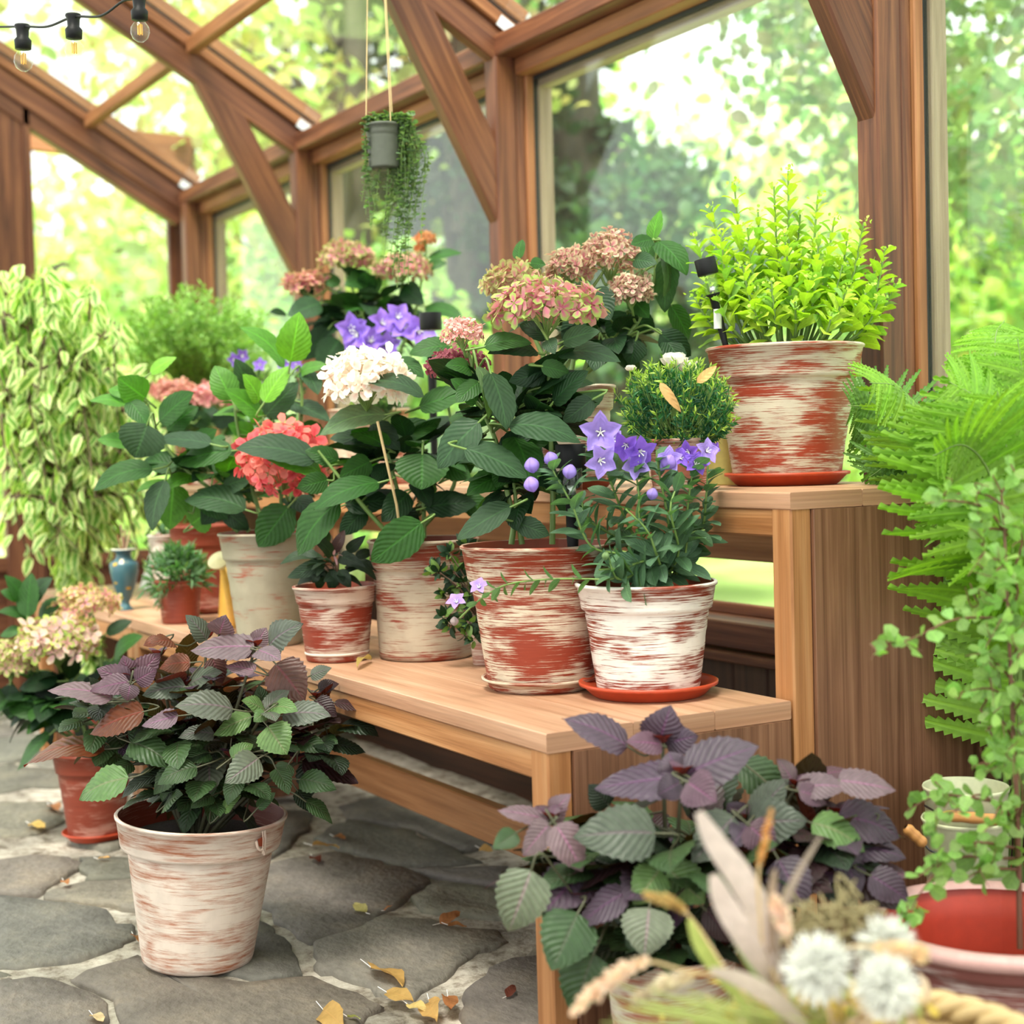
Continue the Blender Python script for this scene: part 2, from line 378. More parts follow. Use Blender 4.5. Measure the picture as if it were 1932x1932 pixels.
def tree(name, c, r, h0, h1, n_, size, col, label, group=None, trunk=.12, clus=46, cat='tree', seed=0, solid=.55, foot=None):
    """crown of leaf clusters hung on limbs"""
    global rng
    g = np.random.default_rng(seed+3)
    c = V(*c); root = thing(name, (c[0], c[1], c[2]), label, cat, group)
    rz = (h1-h0)/2; cz = (h0+h1)/2
    fp = V(*(foot or (c[0], c[1], c[2])))
    if foot: root.location = [float(a_) for a_ in fp]
    mt_ = MB(); tube(mt_, smooth_path([fp, (fp[0]+.1, fp[1], h1*.55), (fp[0], fp[1], h1*.95), (c[0], c[1], h1*1.02)] if foot else [(c[0], c[1], c[2]), (c[0]+.1, c[1], h0*.6), (c[0], c[1]+.1, cz), (c[0], c[1], h1*.95)]), [trunk*(1-.05*i) for i in range(13)], 8)
    d = g.normal(size=(clus, 3)); d /= np.linalg.norm(d, axis=1, keepdims=True); rr = g.uniform(.3, 1, clus)**solid
    cc = V(c[0], c[1], cz) + d*rr[:, None]*V(r, r, rz)
    for q in ([] if foot else cc[:: max(1, clus//14)]):
        s0 = V(c[0], c[1], max(h0*.7+c[2]*.3, q[2]-.5*rz)); tube(mt_, smooth_path([s0, (s0+q)/2+V(0, 0, .1*rz), q], 3), [trunk*.35, trunk*.3, trunk*.25, trunk*.2, trunk*.15, trunk*.1, trunk*.06], 5)
    mt_.build('trunk', M['bark'], root)
    k = g.integers(0, clus, n_); spread = g.uniform(.10, .30, clus)*r
    pos = cc[k] + g.normal(size=(n_, 3))*spread[k, None]*V(1, 1, .6)
    ax = g.normal(size=(n_, 3)) + V(0, 0, -.5); nm = g.normal(size=(n_, 3)) + V(0, 0, 1.2)
    cl = np.array(col)*(1+g.uniform(-.28, .28, (clus, 1)))[k]*(1+g.uniform(-.2, .2, (n_, 3)))
    b = MB(); scatter(b, *OV, pos, ax, nm, size*g.uniform(.7, 1.3, n_), np.clip(cl, 0, 1), 1.3)
    b.build('crown', M['tree'], root); return root
LIME, MIDG, DARK, GREY_G = (.60, .68, .36), (.36, .47, .20), (.05, .09, .045), (.24, .32, .16)
def at(px, d, z=-.12): r = ray(px, 900); r = r/ (r@CF); q = CAM + r*d; return (q[0], q[1], z)
tr = [ # px, depth, r, h0, h1, n, size, colour, label, trunk
 (-60, 13, 2.0, .6, 3.6, 2200, .17, LIME, 'pale lime tree beyond the end wall, at the left edge', .12),
 (230, 15, 2.0, .4, 3.0, 2600, .17, (.46,.58,.22), 'low olive-green tree seen through the end wall window', .12),
 (420, 17, 1.8, .3, 4.6, 2600, .17, LIME, 'tall lime tree behind the corner post', .12),
 (640, 12, 1.7, 1.2, 8.0, 4200, .16, (.52, .58, .22), 'tall yellow-green tree above the hanging pot', .16),
 (520, 10, 1.2, .2, 2.1, 4200, .12, LIME, 'bright lime bush behind the corner and third post', .06),
 (700, 8.5, .8, .2, 2.2, 3600, .10, (.36,.50,.14), 'yellow-green bush behind the trailing hanging plant', .05),
 (875, 10, .62, -.1, 5.5, 8500, .10, DARK, 'dark dense conifer column behind the middle brace', .14),
 (1085, 11, .5, 1.3, 6.5, 3600, .12, DARK, 'dark tree trunk with ivy behind the second post', .26),
 (1185, 10, .85, .1, 3.0, 6200, .12, (.085,.16,.08), 'dark blue-green shrub behind the dried hydrangea heads', .08),
 (1320, 17, 2.1, .2, 3.6, 5200, .16, LIME, 'sunlit lime shrub far beyond the sedum pot', .1),
 (1530, 18, 2.2, .1, 4.0, 5200, .17, (.40,.58,.16), 'sunlit pale green shrub left of the right-hand post', .1),
 (1850, 12, 1.5, .0, 3.1, 6200, .15, (.48, .64, .18), 'bright lime shrub behind the fern, right of the post', .1),
 (1760, 22, 3.5, .5, 6.5, 5500, .22, LIME, 'far lime tree between the post and the right edge', .2),
 (960, 20, 3.6, .4, 5.5, 6500, .22, (.30,.46,.12), 'far mid-green tree behind the conifer column', .2),
 (160, 24, 4.0, .4, 4.4, 2600, .24, LIME, 'far pale tree line beyond the left end wall', .2),
 (1390, 24, 3.6, .3, 4.8, 6500, .24, (.42,.60,.20), 'far pale tree line behind the sunlit shrubs', .2)]
for i, (px, d, r, h0, h1, n_, s_, c_, lb, tk) in enumerate(tr):
    tree('garden_tree' if h1 > 3.3 else 'garden_shrub', at(px, d), r, h0, h1, n_, s_, c_, lb, None, tk, 60 if h1 > 5 else 40, 'tree' if h1 > 3.3 else 'shrub', i)
# overhanging crowns: a tree right of the house whose boughs hang down outside the glass
tree('broadleaf_tree', at(1960, 7.5), 1.35, 1.75, 4.4, 5200, .085, GREY_G, 'grey-green broadleaf tree hanging over the right-hand window', None, .1, 60, 'tree', 31, foot=at(2350, 8))
q = P(1560, 130, 6.6); tree('broadleaf_tree', (q[0]+.3, q[1]+.5, -.12), .85, q[2]-.42, q[2]+.9, 1500, .075, GREY_G, 'leafy bough with loose leaves in the big window left of the right post', None, .03, 46, 'tree', 37, .4, foot=at(2250, 6.5))
q = P(1280, 60, 7.5); tree('broadleaf_tree', (q[0], q[1], -.12), .8, q[2]-.1, q[2]+1.5, 900, .08, (.20,.34,.10), 'sparse leafy tree at the top of the big window', None, .05, 30, 'tree', 38, .4, foot=at(2150, 7.2))
q = P(640, -60, 9.0); tree('broadleaf_tree', (q[0], q[1], -.12), 1.6, q[2]-1.3, q[2]+1.8, 2000, .11, (.54,.58,.24), 'autumn-tinged tree overhanging the glass roof', None, .12, 60, 'tree', 39)

for i, (x_, y_) in enumerate(((1.6, -4.6), (-2.6, -4.2), (4.2, -1.6))):  # crowns out of view, added to keep part of the sun off the interior
    tree('broadleaf_tree', (x_, y_, -.12), 2.6, 4.6, 7.4, 2600, .22, MIDG, ('tall unseen tree added to shade the open side of the greenhouse', 'tall unseen tree added to shade the left end of the greenhouse', 'tall unseen tree added for shade behind the camera at the right')[i], None, .16, 50, 'tree', 50+i)

# ------------------------------------------------------------------ flagstone floor
mt, nt, out = mat('slate'); n = N(nt); tc = n('TexCoord').outputs['Object']
at_ = n('Attribute', attribute_name='col').outputs['Color']
a = n('TexNoise', {'Vector': tc, 'Scale': 7, 'Detail': 9, 'Roughness': .65}).outputs['Fac']
b = n('TexNoise', {'Vector': n('Mapping', {'Vector': tc, 'Rotation': (0, 0, .8), 'Scale': (1, 1.6, 1)}).outputs[0], 'Scale': 40, 'Detail': 7}).outputs['Fac']
col = mul(n, mul(n, at_, ramp(n, a, [(.3, (.55, .55, .56)), (.52, (.9, .9, .9)), (.72, (1.25, 1.2, 1.1))])), ramp(n, b, [(.35, g3(.86)), (.6, g3(1.05))]))
p = n('BsdfPrincipled', {'Base Color': col, 'Roughness': .72, 'Specular IOR Level': .35})
hh = n('Math', {0: a, 1: b}, operation='ADD').outputs[0]
nt.links.new(n('Bump', {'Strength': .9, 'Distance': .006, 'Height': hh}).outputs[0], p.inputs['Normal'])
nt.links.new(p.outputs[0], out.inputs[0]); M['slate'] = mt
mt, nt, out = mat('mortar'); n = N(nt); tc = n('TexCoord').outputs['Object']
a = n('TexNoise', {'Vector': tc, 'Scale': 26, 'Detail': 9, 'Roughness': .7}).outputs['Fac']
b = n('TexNoise', {'Vector': tc, 'Scale': 3.5, 'Detail': 3}).outputs['Fac']
col = mul(n, ramp(n, a, [(.36, (.22, .18, .14)), (.5, (.5, .45, .38)), (.68, (.70, .65, .57))]), ramp(n, b, [(.35, g3(.45)), (.6, g3(1))]))
p = n('BsdfPrincipled', {'Base Color': col, 'Roughness': .95, 'Specular IOR Level': .1})
nt.links.new(n('Bump', {'Strength': 1, 'Distance': .008, 'Height': a}).outputs[0], p.inputs['Normal'])
nt.links.new(p.outputs[0], out.inputs[0]); M['mortar'] = mt
fl = MB()
gx = np.arange(-5.1, 3.4, .09); gy = np.arange(-2.6, 1.05, .09)
GX, GY = np.meshgrid(gx, gy, indexing='ij'); GZ = -.011 + rng.uniform(-.006, .006, GX.shape)
idx = np.arange(GX.size).reshape(GX.shape)
fl.add(np.stack([GX, GY, GZ], -1).reshape(-1, 3), np.stack([idx[:-1, :-1], idx[1:, :-1], idx[1:, 1:], idx[:-1, 1:]], -1).reshape(-1, 4), mat=1)
def stone(poly, z=0.0):
    poly = [V(*p[:2]) for p in poly]; out_ = []
    for i, p_ in enumerate(poly):
        q_ = poly[(i+1) % len(poly)]; L = np.linalg.norm(q_-p_); k = max(2, int(L/.035)); nrm = V(-(q_-p_)[1], (q_-p_)[0])/max(L, 1e-6)
        for j in range(k):
            t = j/k; out_.append(p_+(q_-p_)*t + nrm*random.gauss(0, .0065))
    pts = np.array(out_); c = pts.mean(0); m_ = len(pts); tl = (random.gauss(0, .006), random.gauss(0, .006))
    zz = lambda q: z + (q[:, 0]-c[0])*tl[0] + (q[:, 1]-c[1])*tl[1]
    inner = c + (pts-c)*.965; mid = c+(pts-c)*.55
    vs = np.vstack([np.c_[pts, np.full(m_, -.03)], np.c_[pts, zz(pts)-.006], np.c_[inner, zz(inner)], np.c_[mid, zz(mid)+rng.uniform(-.001, .001, m_)], [[c[0], c[1], z]]])
    f = [(r*m_+i, r*m_+(i+1) % m_, (r+1)*m_+(i+1) % m_, (r+1)*m_+i) for r in range(3) for i in range(m_)]
    g = random.uniform(.85, 1.3); col_ = np.array((.165, .150, .128))*g*(1+rng.uniform(-.06, .06, 3))
    fl.add(vs, f, None, col_); fl.more([(3*m_+i, 3*m_+(i+1) % m_, 4*m_) for i in range(m_)])
S = [[(-30,1686),(65,1693),(203,1715),(217,1737),(250,1744),(253,1766),(235,1784),(152,1802),(36,1820),(-30,1824)],
 [(130,1842),(200,1812),(262,1795),(310,1835),(470,1850),(600,1838),(690,1872),(715,1895),(660,1960),(230,1970),(215,1880)],
 [(-30,1621),(87,1610),(149,1621),(145,1635),(87,1672),(69,1686),(-30,1680)],
 [(76,1690),(91,1675),(156,1661),(250,1657),(330,1668),(345,1700),(260,1712),(210,1704)],
 [(152,1614),(250,1617),(330,1630),(320,1650),(159,1657),(149,1639)],
 [(-30,1512),(87,1512),(127,1545),(72,1570),(-30,1581)],
 [(519,1621),(640,1602),(736,1630),(820,1655),(780,1680),(736,1711),(702,1736),(649,1757),(581,1776),(537,1742),(500,1717),(440,1660)],
 [(587,1773),(655,1757),(724,1723),(811,1733),(873,1748),(941,1751),(966,1773),(904,1789),(839,1841),(780,1879),(717,1866),(640,1835),(596,1829)],
 [(873,1866),(904,1835),(966,1798),(1050,1795),(1100,1960),(888,1960),(876,1891)],
 [(773,1689),(829,1661),(866,1664),(935,1674),(1000,1700),(980,1728),(904,1726),(795,1714)],
 [(593,1577),(655,1543),(780,1568),(866,1605),(913,1627),(842,1630),(748,1627),(674,1605),(640,1596)],
 [(640,1518),(717,1500),(780,1518),(873,1549),(960,1585),(866,1602),(789,1562),(655,1540)],
 [(764,1636),(850,1637),(960,1632),(1000,1668),(935,1667),(866,1656),(826,1650)],
 [(440,1525),(578,1525),(587,1556),(531,1605),(440,1640)],
 [(340,1705),(440,1680),(490,1722),(560,1790),(570,1830),(480,1842),(340,1820)],
 [(-30,1845),(60,1840),(120,1850),(205,1888),(215,1965),(-30,1975)],
 [(120,1500),(240,1490),(300,1560),(200,1600),(140,1590)]]
for s_ in S: stone([Pz(x, y, 0) for x, y in s_])
# the rest of the floor: random cells
seeds = [(x+random.uniform(-.12, .12), y+random.uniform(-.09, .09)) for x in np.arange(-5, 3.3, .42) for y in np.arange(-2.5, 1.0, .34)]
def clip(poly, a_, b_):
    mid = (a_+b_)/2; nn = b_-a_; o = []
    for i in range(len(poly)):
        p_, q_ = poly[i], poly[(i+1) % len(poly)]; dp, dq = (p_-mid)@nn, (q_-mid)@nn
        if dp <= 0: o.append(p_)
        if dp*dq < 0: o.append(p_+(q_-p_)*dp/(dp-dq))
    return o
def px_of(p_):
    d_ = V(*p_)-CAM; z_ = d_@CF; return 966+FPX*(d_@CR)/z_, 966-FPX*(d_@CU)/z_, z_
traced = [V(*Pz(sum(x for x, y in s_)/len(s_), sum(y for x, y in s_)/len(s_), 0)) for s_ in S]
for s_ in seeds:
    a_ = V(*s_); poly = [a_+V(-.5, -.5), a_+V(.5, -.5), a_+V(.5, .5), a_+V(-.5, .5)]
    for t_ in seeds:
        b_ = V(*t_)
        if t_ is not s_ and np.linalg.norm(a_-b_) < 1.1: poly = clip(poly, a_, b_)
        if len(poly) < 3: break
    if len(poly) < 3: continue
    c_ = sum(poly)/len(poly); x_, y_, z_ = px_of((c_[0], c_[1], 0))
    if z_ > 0 and -60 < x_ < 1060 and 1478 < y_ < 2010: continue
    if c_[1] > 1.0 or c_[0] < -4.6: continue
    stone([c_+(p_-c_)*.955 for p_ in poly], -.003)
tag(fl.build('floor', [M['slate'], M['mortar']]), 'irregular grey flagstone floor with pale mortar joints', kind='structure')

# ------------------------------------------------------------------ greenhouse frame
K = {'n': 0}
def trim(mb_, mats, label, smooth=False):
    K['n'] += 1; return tag(mb_.build('trim_%d' % K['n'], mats, smooth=smooth), label, kind='structure')
POSTX = [1.15, -.32, -1.80, -3.24, -4.47]        # right faces of the posts
EAVE = 2.03
for i, x in enumerate(POSTX):
    b = MB(); w_ = .062
    board(b, x-w_, x, .98, 1.045, 0, EAVE, 'z', bev=.005)
    b_ = MB()
    board(b, x-w_-.012, x-.004, 1.045, 1.075, 0, EAVE, 'z', bev=.004)
    board(b, x-w_-.020, x+.006, 1.075, 1.10, .5, EAVE, 'z', mat=1)
    board(b, x-w_-.012, x+.004, 1.10, 1.112, .5, EAVE, 'z', mat=2, bev=.001)
    board(b, x-w_-.030, x+.014, 1.112, 1.155, .3, EAVE+.06, 'z', mat=3)
    trim(b, [M['frame'], M['frame2'], M['rubber'], M['outer']], 'brown timber wall post with a dark brown face and pale outer strip')
b = MB()                                       # eaves plate, window heads and sill
board(b, -4.55, 1.25, .985, 1.075, EAVE, EAVE+.06, 'x', bev=.004)
board(b, -4.55, 1.25, 1.045, 1.10, EAVE-.045, EAVE, 'x', mat=1)
board(b, -4.55, 1.25, 1.10, 1.112, EAVE-.055, EAVE, 'x', mat=2, bev=.001)
board(b, -4.55, 1.25, 1.112, 1.155, EAVE-.075, EAVE+.03, 'x', mat=3)
trim(b, [M['frame'], M['frame2'], M['rubber'], M['outer']], 'long eaves beam running under the roof glass')
b = MB()
board(b, -4.55, 1.25, .985, 1.10, .487, .548, 'x', bev=.004); board(b, -4.55, 1.25, .955, 1.06, .462, .482, 'x')
trim(b, [M['frame']], 'window sill rail along the back wall')
b = MB(); x = -4.55
while x < 1.25:
    board(b, x, x+.118, 1.0, 1.03, 0, .465, 'z', bev=.005); x += .12
tag(b.build('wall_back', M['dado'], smooth=False), 'dark vertical plank wall under the windows', kind='structure')
for i in range(4):                              # window panes between the posts
    x0, x1 = POSTX[i+1]+.004, POSTX[i]-.078
    wt = thing('window_%d' % (i+1), ((x0+x1)/2, 1.106, .55), 'large back wall window pane', kind='structure')
    b = MB(); board(b, x0, x1, 1.102, 1.108, .548, EAVE-.05, 'x', bev=.0005); b.build('glass_pane', M['glass'], wt, smooth=False)
    b = MB(); board(b, x0, x1, 1.085, 1.10, .548, .575, 'x'); b.build('lower_bead', M['frame'], wt, smooth=False)
b = MB(); board(b, -4.55, 1.25, .955, .998, -.05, .055, 'x'); tag(b.build('baseboard_back', M['dado'], smooth=False), 'dark plinth board along the foot of the back wall', kind='structure')
SL = .60
def roofz(y): return EAVE+.03+SL*(1.0-y)
up_r = nz(V(0, SL, 1))
for x in (1.15, -.32, -1.80, -3.24, -4.56):      # rafters with glazing bar, gasket and cover strip
    b = MB(); xc = x-.03
    a_, c_ = V(xc, 1.02, roofz(1.02)), V(xc, -.75, roofz(-.75))
    beam(b, a_+up_r*0.0, c_, .045, .085, up_r, .005)
    beam(b, a_+up_r*.062, c_+up_r*.062, .075, .034, up_r, .004, mat=1)
    beam(b, a_+up_r*.083+V(0, 0, 0), c_+up_r*.083, .060, .010, up_r, .001, mat=2)
    beam(b, a_+up_r*.110, c_+up_r*.110, .085, .040, up_r, .004, mat=1)
    pl = a_ + up_r*.055
    trim(b, [M['frame'], M['frame2'], M['rubber']], 'sloping timber rafter rising from the eaves beam')
    if x > -1: continue
    b = MB(); d_ = nz(c_-a_)
    beam(b, pl+V(.036, 0, 0)+d_*.005, pl+V(.036, 0, 0)+d_*.065, .004, .034, up_r, .001)
    beam(b, pl+V(.040, 0, -.005)-d_*.004, pl+V(.040, 0, -.005)+d_*.004, .03, .05, up_r, .001)
    tag(b.build('bracket', M['steel'], smooth=False), {'-1.8': 'zinc angle bracket where the rafter above the middle brace meets the eaves', '-3.24': 'zinc angle bracket at the foot of the third rafter', '-4.56': 'zinc angle bracket at the corner rafter foot'}.get(str(x), 'zinc angle bracket on a rafter foot, right of the picture'), 'bracket', 'rafter brackets')
b = MB(); yp = .61
for x0, x1 in ((1.08, -.31), (-.38, -1.79), (-1.86, -3.23), (-3.30, -4.55)):
    board(b, x1, x0, yp-.02, yp+.02, roofz(yp)+.035, roofz(yp)+.085, 'x')
trim(b, [M['frame2']], 'short purlins between the rafters')
cb = thing('ceiling', (-1.7, .1, 2.6), 'sloping glass roof', kind='structure')
for x0, x1 in ((1.16, -.31), (-.40, -1.79), (-1.88, -3.23), (-3.32, -4.55)):
    b = MB(); a_, c_ = V((x0+x1)/2, 1.12, roofz(1.12))+up_r*.085, V((x0+x1)/2, -.72, roofz(-.72))+up_r*.085
    beam(b, a_, c_, x0-x1, .005, up_r, .0005); b.build('roof_pane', M['roofglass'], cb, smooth=False)
# diagonal braces: underside seen from below, side face towards the camera
def brace(x, pts, label):
    b = MB(); (y0, z0), (y1, z1) = pts; a_ = V(x-.033, y0, z0); c_ = V(x-.033, y1, z1)
    t_ = nz(c_-a_); nn = nz(np.cross(t_, V(1, 0, 0)));  nn = nn if nn[2] < 0 else -nn
    nn = -nn if nn[1] > 0 else nn
    beam(b, a_ - nn*.055, c_ - nn*.055, .050, .11, nn, .005)
    trim(b, [M['frame']], label)
brace(-1.80, ((.99, 1.56), (.56, 2.36)), 'diagonal timber brace at the middle post')
brace(-3.24, ((.985, 1.56), (.56, 2.36)), 'diagonal timber brace at the third post')
brace(-.32, ((.99, 1.555), (.56, 2.32)), 'diagonal timber brace at the right-hand post')
# end wall at the left
XE = -4.6
b = MB()
for y0, y1 in ((.965, 1.0), (1.003, 1.04)): board(b, XE-.09, XE-.05, y0, y1, 0, EAVE, 'z')
board(b, XE-.05, XE+.01, .22, .345, 0, 2.46, 'z'); board(b, XE-.06, XE+.02, .345, .375, 0, 2.40, 'z')
board(b, XE-.05, XE+.01, -.9, -.8, 0, 2.9, 'z')
beam(b, (XE-.01, 1.0, EAVE-.05), (XE-.01, -.75, EAVE-.05+SL*1.75), .06, .07, up_r)
board(b, XE-.06, XE+.0, -.9, 1.0, .50, .56, 'y'); board(b, XE-.05, XE-.02, -.9, 1.0, 0, .5, 'y')
trim(b, [M['frame']], 'timber posts and sloping beam of the left end wall')
b = MB(); board(b, XE-.075, XE-.069, .38, .96, .56, 2.03, 'z', bev=.0005); wt = thing('window_5', (XE-.07, .65, .56), 'end wall window pane', kind='structure'); b.build('glass_pane', M['glass'], wt, smooth=False)
b = MB(); q0, q1 = P(20, 250, 8.6), P(365, 290, 8.6); beam(b, q0, q1, .10, .17, UP)
q = P(300, 290, 8.6); 
for u_ in (.05, .95):
    e_ = q0+(q1-q0)*u_; beam(b, (e_[0], e_[1], -.12), (e_[0], e_[1], e_[2]-.08), .1, .1, (0, 1, 0))
tag(b.build('garden_pergola', M['frame2'], smooth=False), 'brown timber pergola beam outside beyond the end wall window', 'pergola')

# ------------------------------------------------------------------ benches
ZL, ZU = .53, .867
def bench(name, x0, x1, y0, y1, z, label, stretch, th=.030, cat='bench', bt='bench'):
    r_ = thing(name, ((x0+x1)/2, y0, 0), label, cat)
    b = MB(); nb = 3; wd = (y1-y0)/nb
    for i in range(nb): board(b, x0, x1, y0+i*wd+.0004, y0+(i+1)*wd-.0004, z-th, z, 'x', bev=.0018)
    b.build('bench_top', M[bt], r_, smooth=False)
    for xa in ((x1-.05, x1-.0), (x0, x0+.05)):
        b = MB(); board(b, xa[0], xa[1]-.001, y0+.002, y0+.045, 0, z-th, 'z'); b.build('leg', M['rail'], r_, smooth=False)
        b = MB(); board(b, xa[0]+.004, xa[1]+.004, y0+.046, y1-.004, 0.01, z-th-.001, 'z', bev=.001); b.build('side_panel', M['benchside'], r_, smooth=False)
    b = MB(); board(b, x0+.05, x1-.05, y0+.004, y0+.034, z-th-.045, z-th, 'x'); b.build('front_rail', M['rail'], r_, smooth=False)
    b = MB()
    for ya, za, zb in stretch: board(b, x0+.05, x1-.05, ya, ya+.03, za, zb, 'x')
    b.build('back_stretcher', M['rail'], r_, smooth=False)
    return r_
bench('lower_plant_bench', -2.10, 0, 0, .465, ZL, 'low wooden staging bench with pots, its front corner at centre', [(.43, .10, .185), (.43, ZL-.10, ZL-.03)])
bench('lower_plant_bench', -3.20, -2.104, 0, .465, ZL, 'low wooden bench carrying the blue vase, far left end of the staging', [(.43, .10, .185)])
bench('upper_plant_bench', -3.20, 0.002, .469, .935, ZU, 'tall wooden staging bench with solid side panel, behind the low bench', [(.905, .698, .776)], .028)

# ------------------------------------------------------------------ pots
BR = {}
def pmat(base, paint, cover, **k):
    key = (base, paint, cover, tuple(sorted(k.items())))
    if key not in BR: BR[key] = brushed('whitewashed_pot', base, paint, cover, seed=len(BR)+1, **k)
    return BR[key]
RED = (.27, .036, .013); CR_ = (.60, .50, .38); PALE = (.80, .70, .62); BEIGE = (.36, .31, .22)
def tiltmat(deg):
    a = rad(deg); k = -CF*V(1, 1, 0); k = nz(k); Kx = np.array([[0, -k[2], k[1]], [k[2], 0, -k[0]], [-k[1], k[0], 0]])
    return np.eye(3) + sin(a)*Kx + (1-cos(a))*Kx@Kx
def pot_at(px, py, z, base_w, rim_w, rim_cy, saucer=0):
    """front contact point in the survey -> centre, radii, height"""
    f_ = Pz(px, py, z); D = depth(f_); rb = base_w*D/FPX/2; rs = max(rb, saucer*D/FPX/2*.8)
    dr = nz((f_-CAM)*V(1, 1, 0)); c = f_+dr*rs; D = depth(c); rb = base_w*D/FPX/2; rr = rim_w*D/FPX/2
    top = P(px, rim_cy, D); return c, rb, rr, top[2]-z, D
def pot(root, c, rb, rr, h, mt_, band=.24, lip=.006, soil=.86, ridges=2, rings=(.42, .55), tilt=None, foot=None, insid=None, stp=.05):
    th = max(.0035, rr*.028); step = rr*stp
    def R_(t): return rb+(rr-step-rb)*t/(1-band*0)
    tb = 1-band
    prof = [(0, 0.0), (rb*.93, 0.0), (rb, .004*h/.2)]
    for k in range(1, 15):
        t = tb*k/15; r = R_(t)
        if any(abs(t-q) < .02 for q in rings): r -= rr*.008
        prof.append((r, h*t))
    prof += [(R_(tb)-step*.25, h*tb-.002), (R_(tb)+step*.25, h*tb+.0005), (R_(tb)+step*.85, h*tb+.003), (R_(tb)+step, h*tb+.008), (rr-step*.1, h-.006), (rr+lip*.4, h-.005), (rr+lip*.5, h-.001), (rr+lip*.1, h+.001), (rr-th, h), (rr-th*1.6, h-.01), (R_(soil)-th, h*soil-.01), (R_(.3)-th, h*.3), (0, h*.3)]
    k_in = len(prof)-5
    if soil < tb-.02: prof[-3:-3] = [(rr-th*2-step*.4, h*(tb+.05)), (R_(tb)-th*1.2, h*(tb-.02))]
    b = MB()
    lathe(b, c, prof[:k_in+1], tilt=tilt); lathe(b, c, prof[k_in:], tilt=tilt, mat=1)
    o = b.build('pot', [mt_, insid or M['terradark']], root)
    b = MB(); rs_ = (R_(soil)-th)*.995; T_ = np.eye(3) if tilt is None else tilt
    lathe(b, V(*c)+T_@V(0, 0, h*soil), [(rs_, -.004), (rs_*.9, .001), (rs_*.6, .004), (rs_*.3, .002), (.0001, .005)], 30, tilt=tilt)
    b.build('soil', M['soil'], root); return o
def saucer(c, r, h, mt_, label, z0, group=None):
    b = MB(); r2 = r*.82
    lathe(b, (c[0], c[1], z0), [(0, .0005), (r2*.96, .0005), (r2, .003), (r*.95, h*.75), (r, h*.8), (r*1.005, h), (r*.985, h+.001), (r*.95, h*.85), (r2*.97, .006), (0, .005)], 56)
    return tag(b.build('saucer', mt_), label, 'saucer', group)

# ------------------------------------------------------------------ plant helpers
def cam_leaf(mb, bx, by, tx, ty, wpx, col, D, dz=0.0, ratio=.62, mt_=0, tipd=None, **k):
    """leaf surveyed from base to tip; its roll follows from how narrow it looks"""
    D0 = D+dz; D1 = D0 + (random.uniform(-.05, .03) if tipd is None else tipd)*D/3
    B, T = P(bx, by, D0), P(tx, ty, D1); L = np.linalg.norm(T-B)
    wa = wpx*D0/FPX; full = max(wa, ratio*L); cph = wa/full; ph = math.acos(max(.12, min(1, cph)))*.92
    a = nz(T-B); c_ = nz(CAM-B); c_ = nz(c_-a*(c_@a)); u_ = np.cross(a, c_)
    if u_[2] < 0: u_ = -u_
    nrm = c_*cos(ph)+u_*sin(ph)
    leaf(mb, B, T, full, nrm, col=col, mat=mt_, **k)
    return B, T
def near_on(stems, p):
    best = None
    for s_ in stems:
        for q in s_:
            d_ = np.linalg.norm(q-p)
            if q[2] < p[2]+.02 and (best is None or d_ < best[0]): best = (d_, q)
    return best
def petiole(mb, stems, B, T, r=.0022, mx=.16):
    h = near_on(stems, B)
    if h and h[0] < mx:
        q = h[1]; m_ = B-nz(T-B)*min(.03, h[0]*.5); m_ = m_+V(0, 0, -.004)
        tube(mb, smooth_path([q, (q+m_)/2+V(0, 0, .003), m_, B+nz(T-B)*.004], 3), r, 5)
def fill_leaves(mb, c, R, n_, L0, L1, col, up=.25, down=.35, ratio=.6, stems=None, smb=None, **k):
    c = V(*c)
    for i in range(n_):
        d = nz(rng.normal(size=3)*V(1, 1, .7)+V(0, 0, up)); rr = random.uniform(.15, .75)
        B = c + d*rr*V(*R); L = random.uniform(L0, L1)
        dd = nz(d*V(1, 1, .4) + V(0, 0, random.uniform(-down, .15)) + rng.normal(size=3)*.25)
        T = B+dd*L; nrm = nz(V(0, 0, 1)+d*.7+rng.normal(size=3)*.25)
        leaf(mb, B, T, L*ratio*random.uniform(.85, 1.1), nrm, col=col if not isinstance(col, list) else random.choice(col), **k)
        if stems is not None and i % 2 == 0: petiole(smb, stems, B, T)
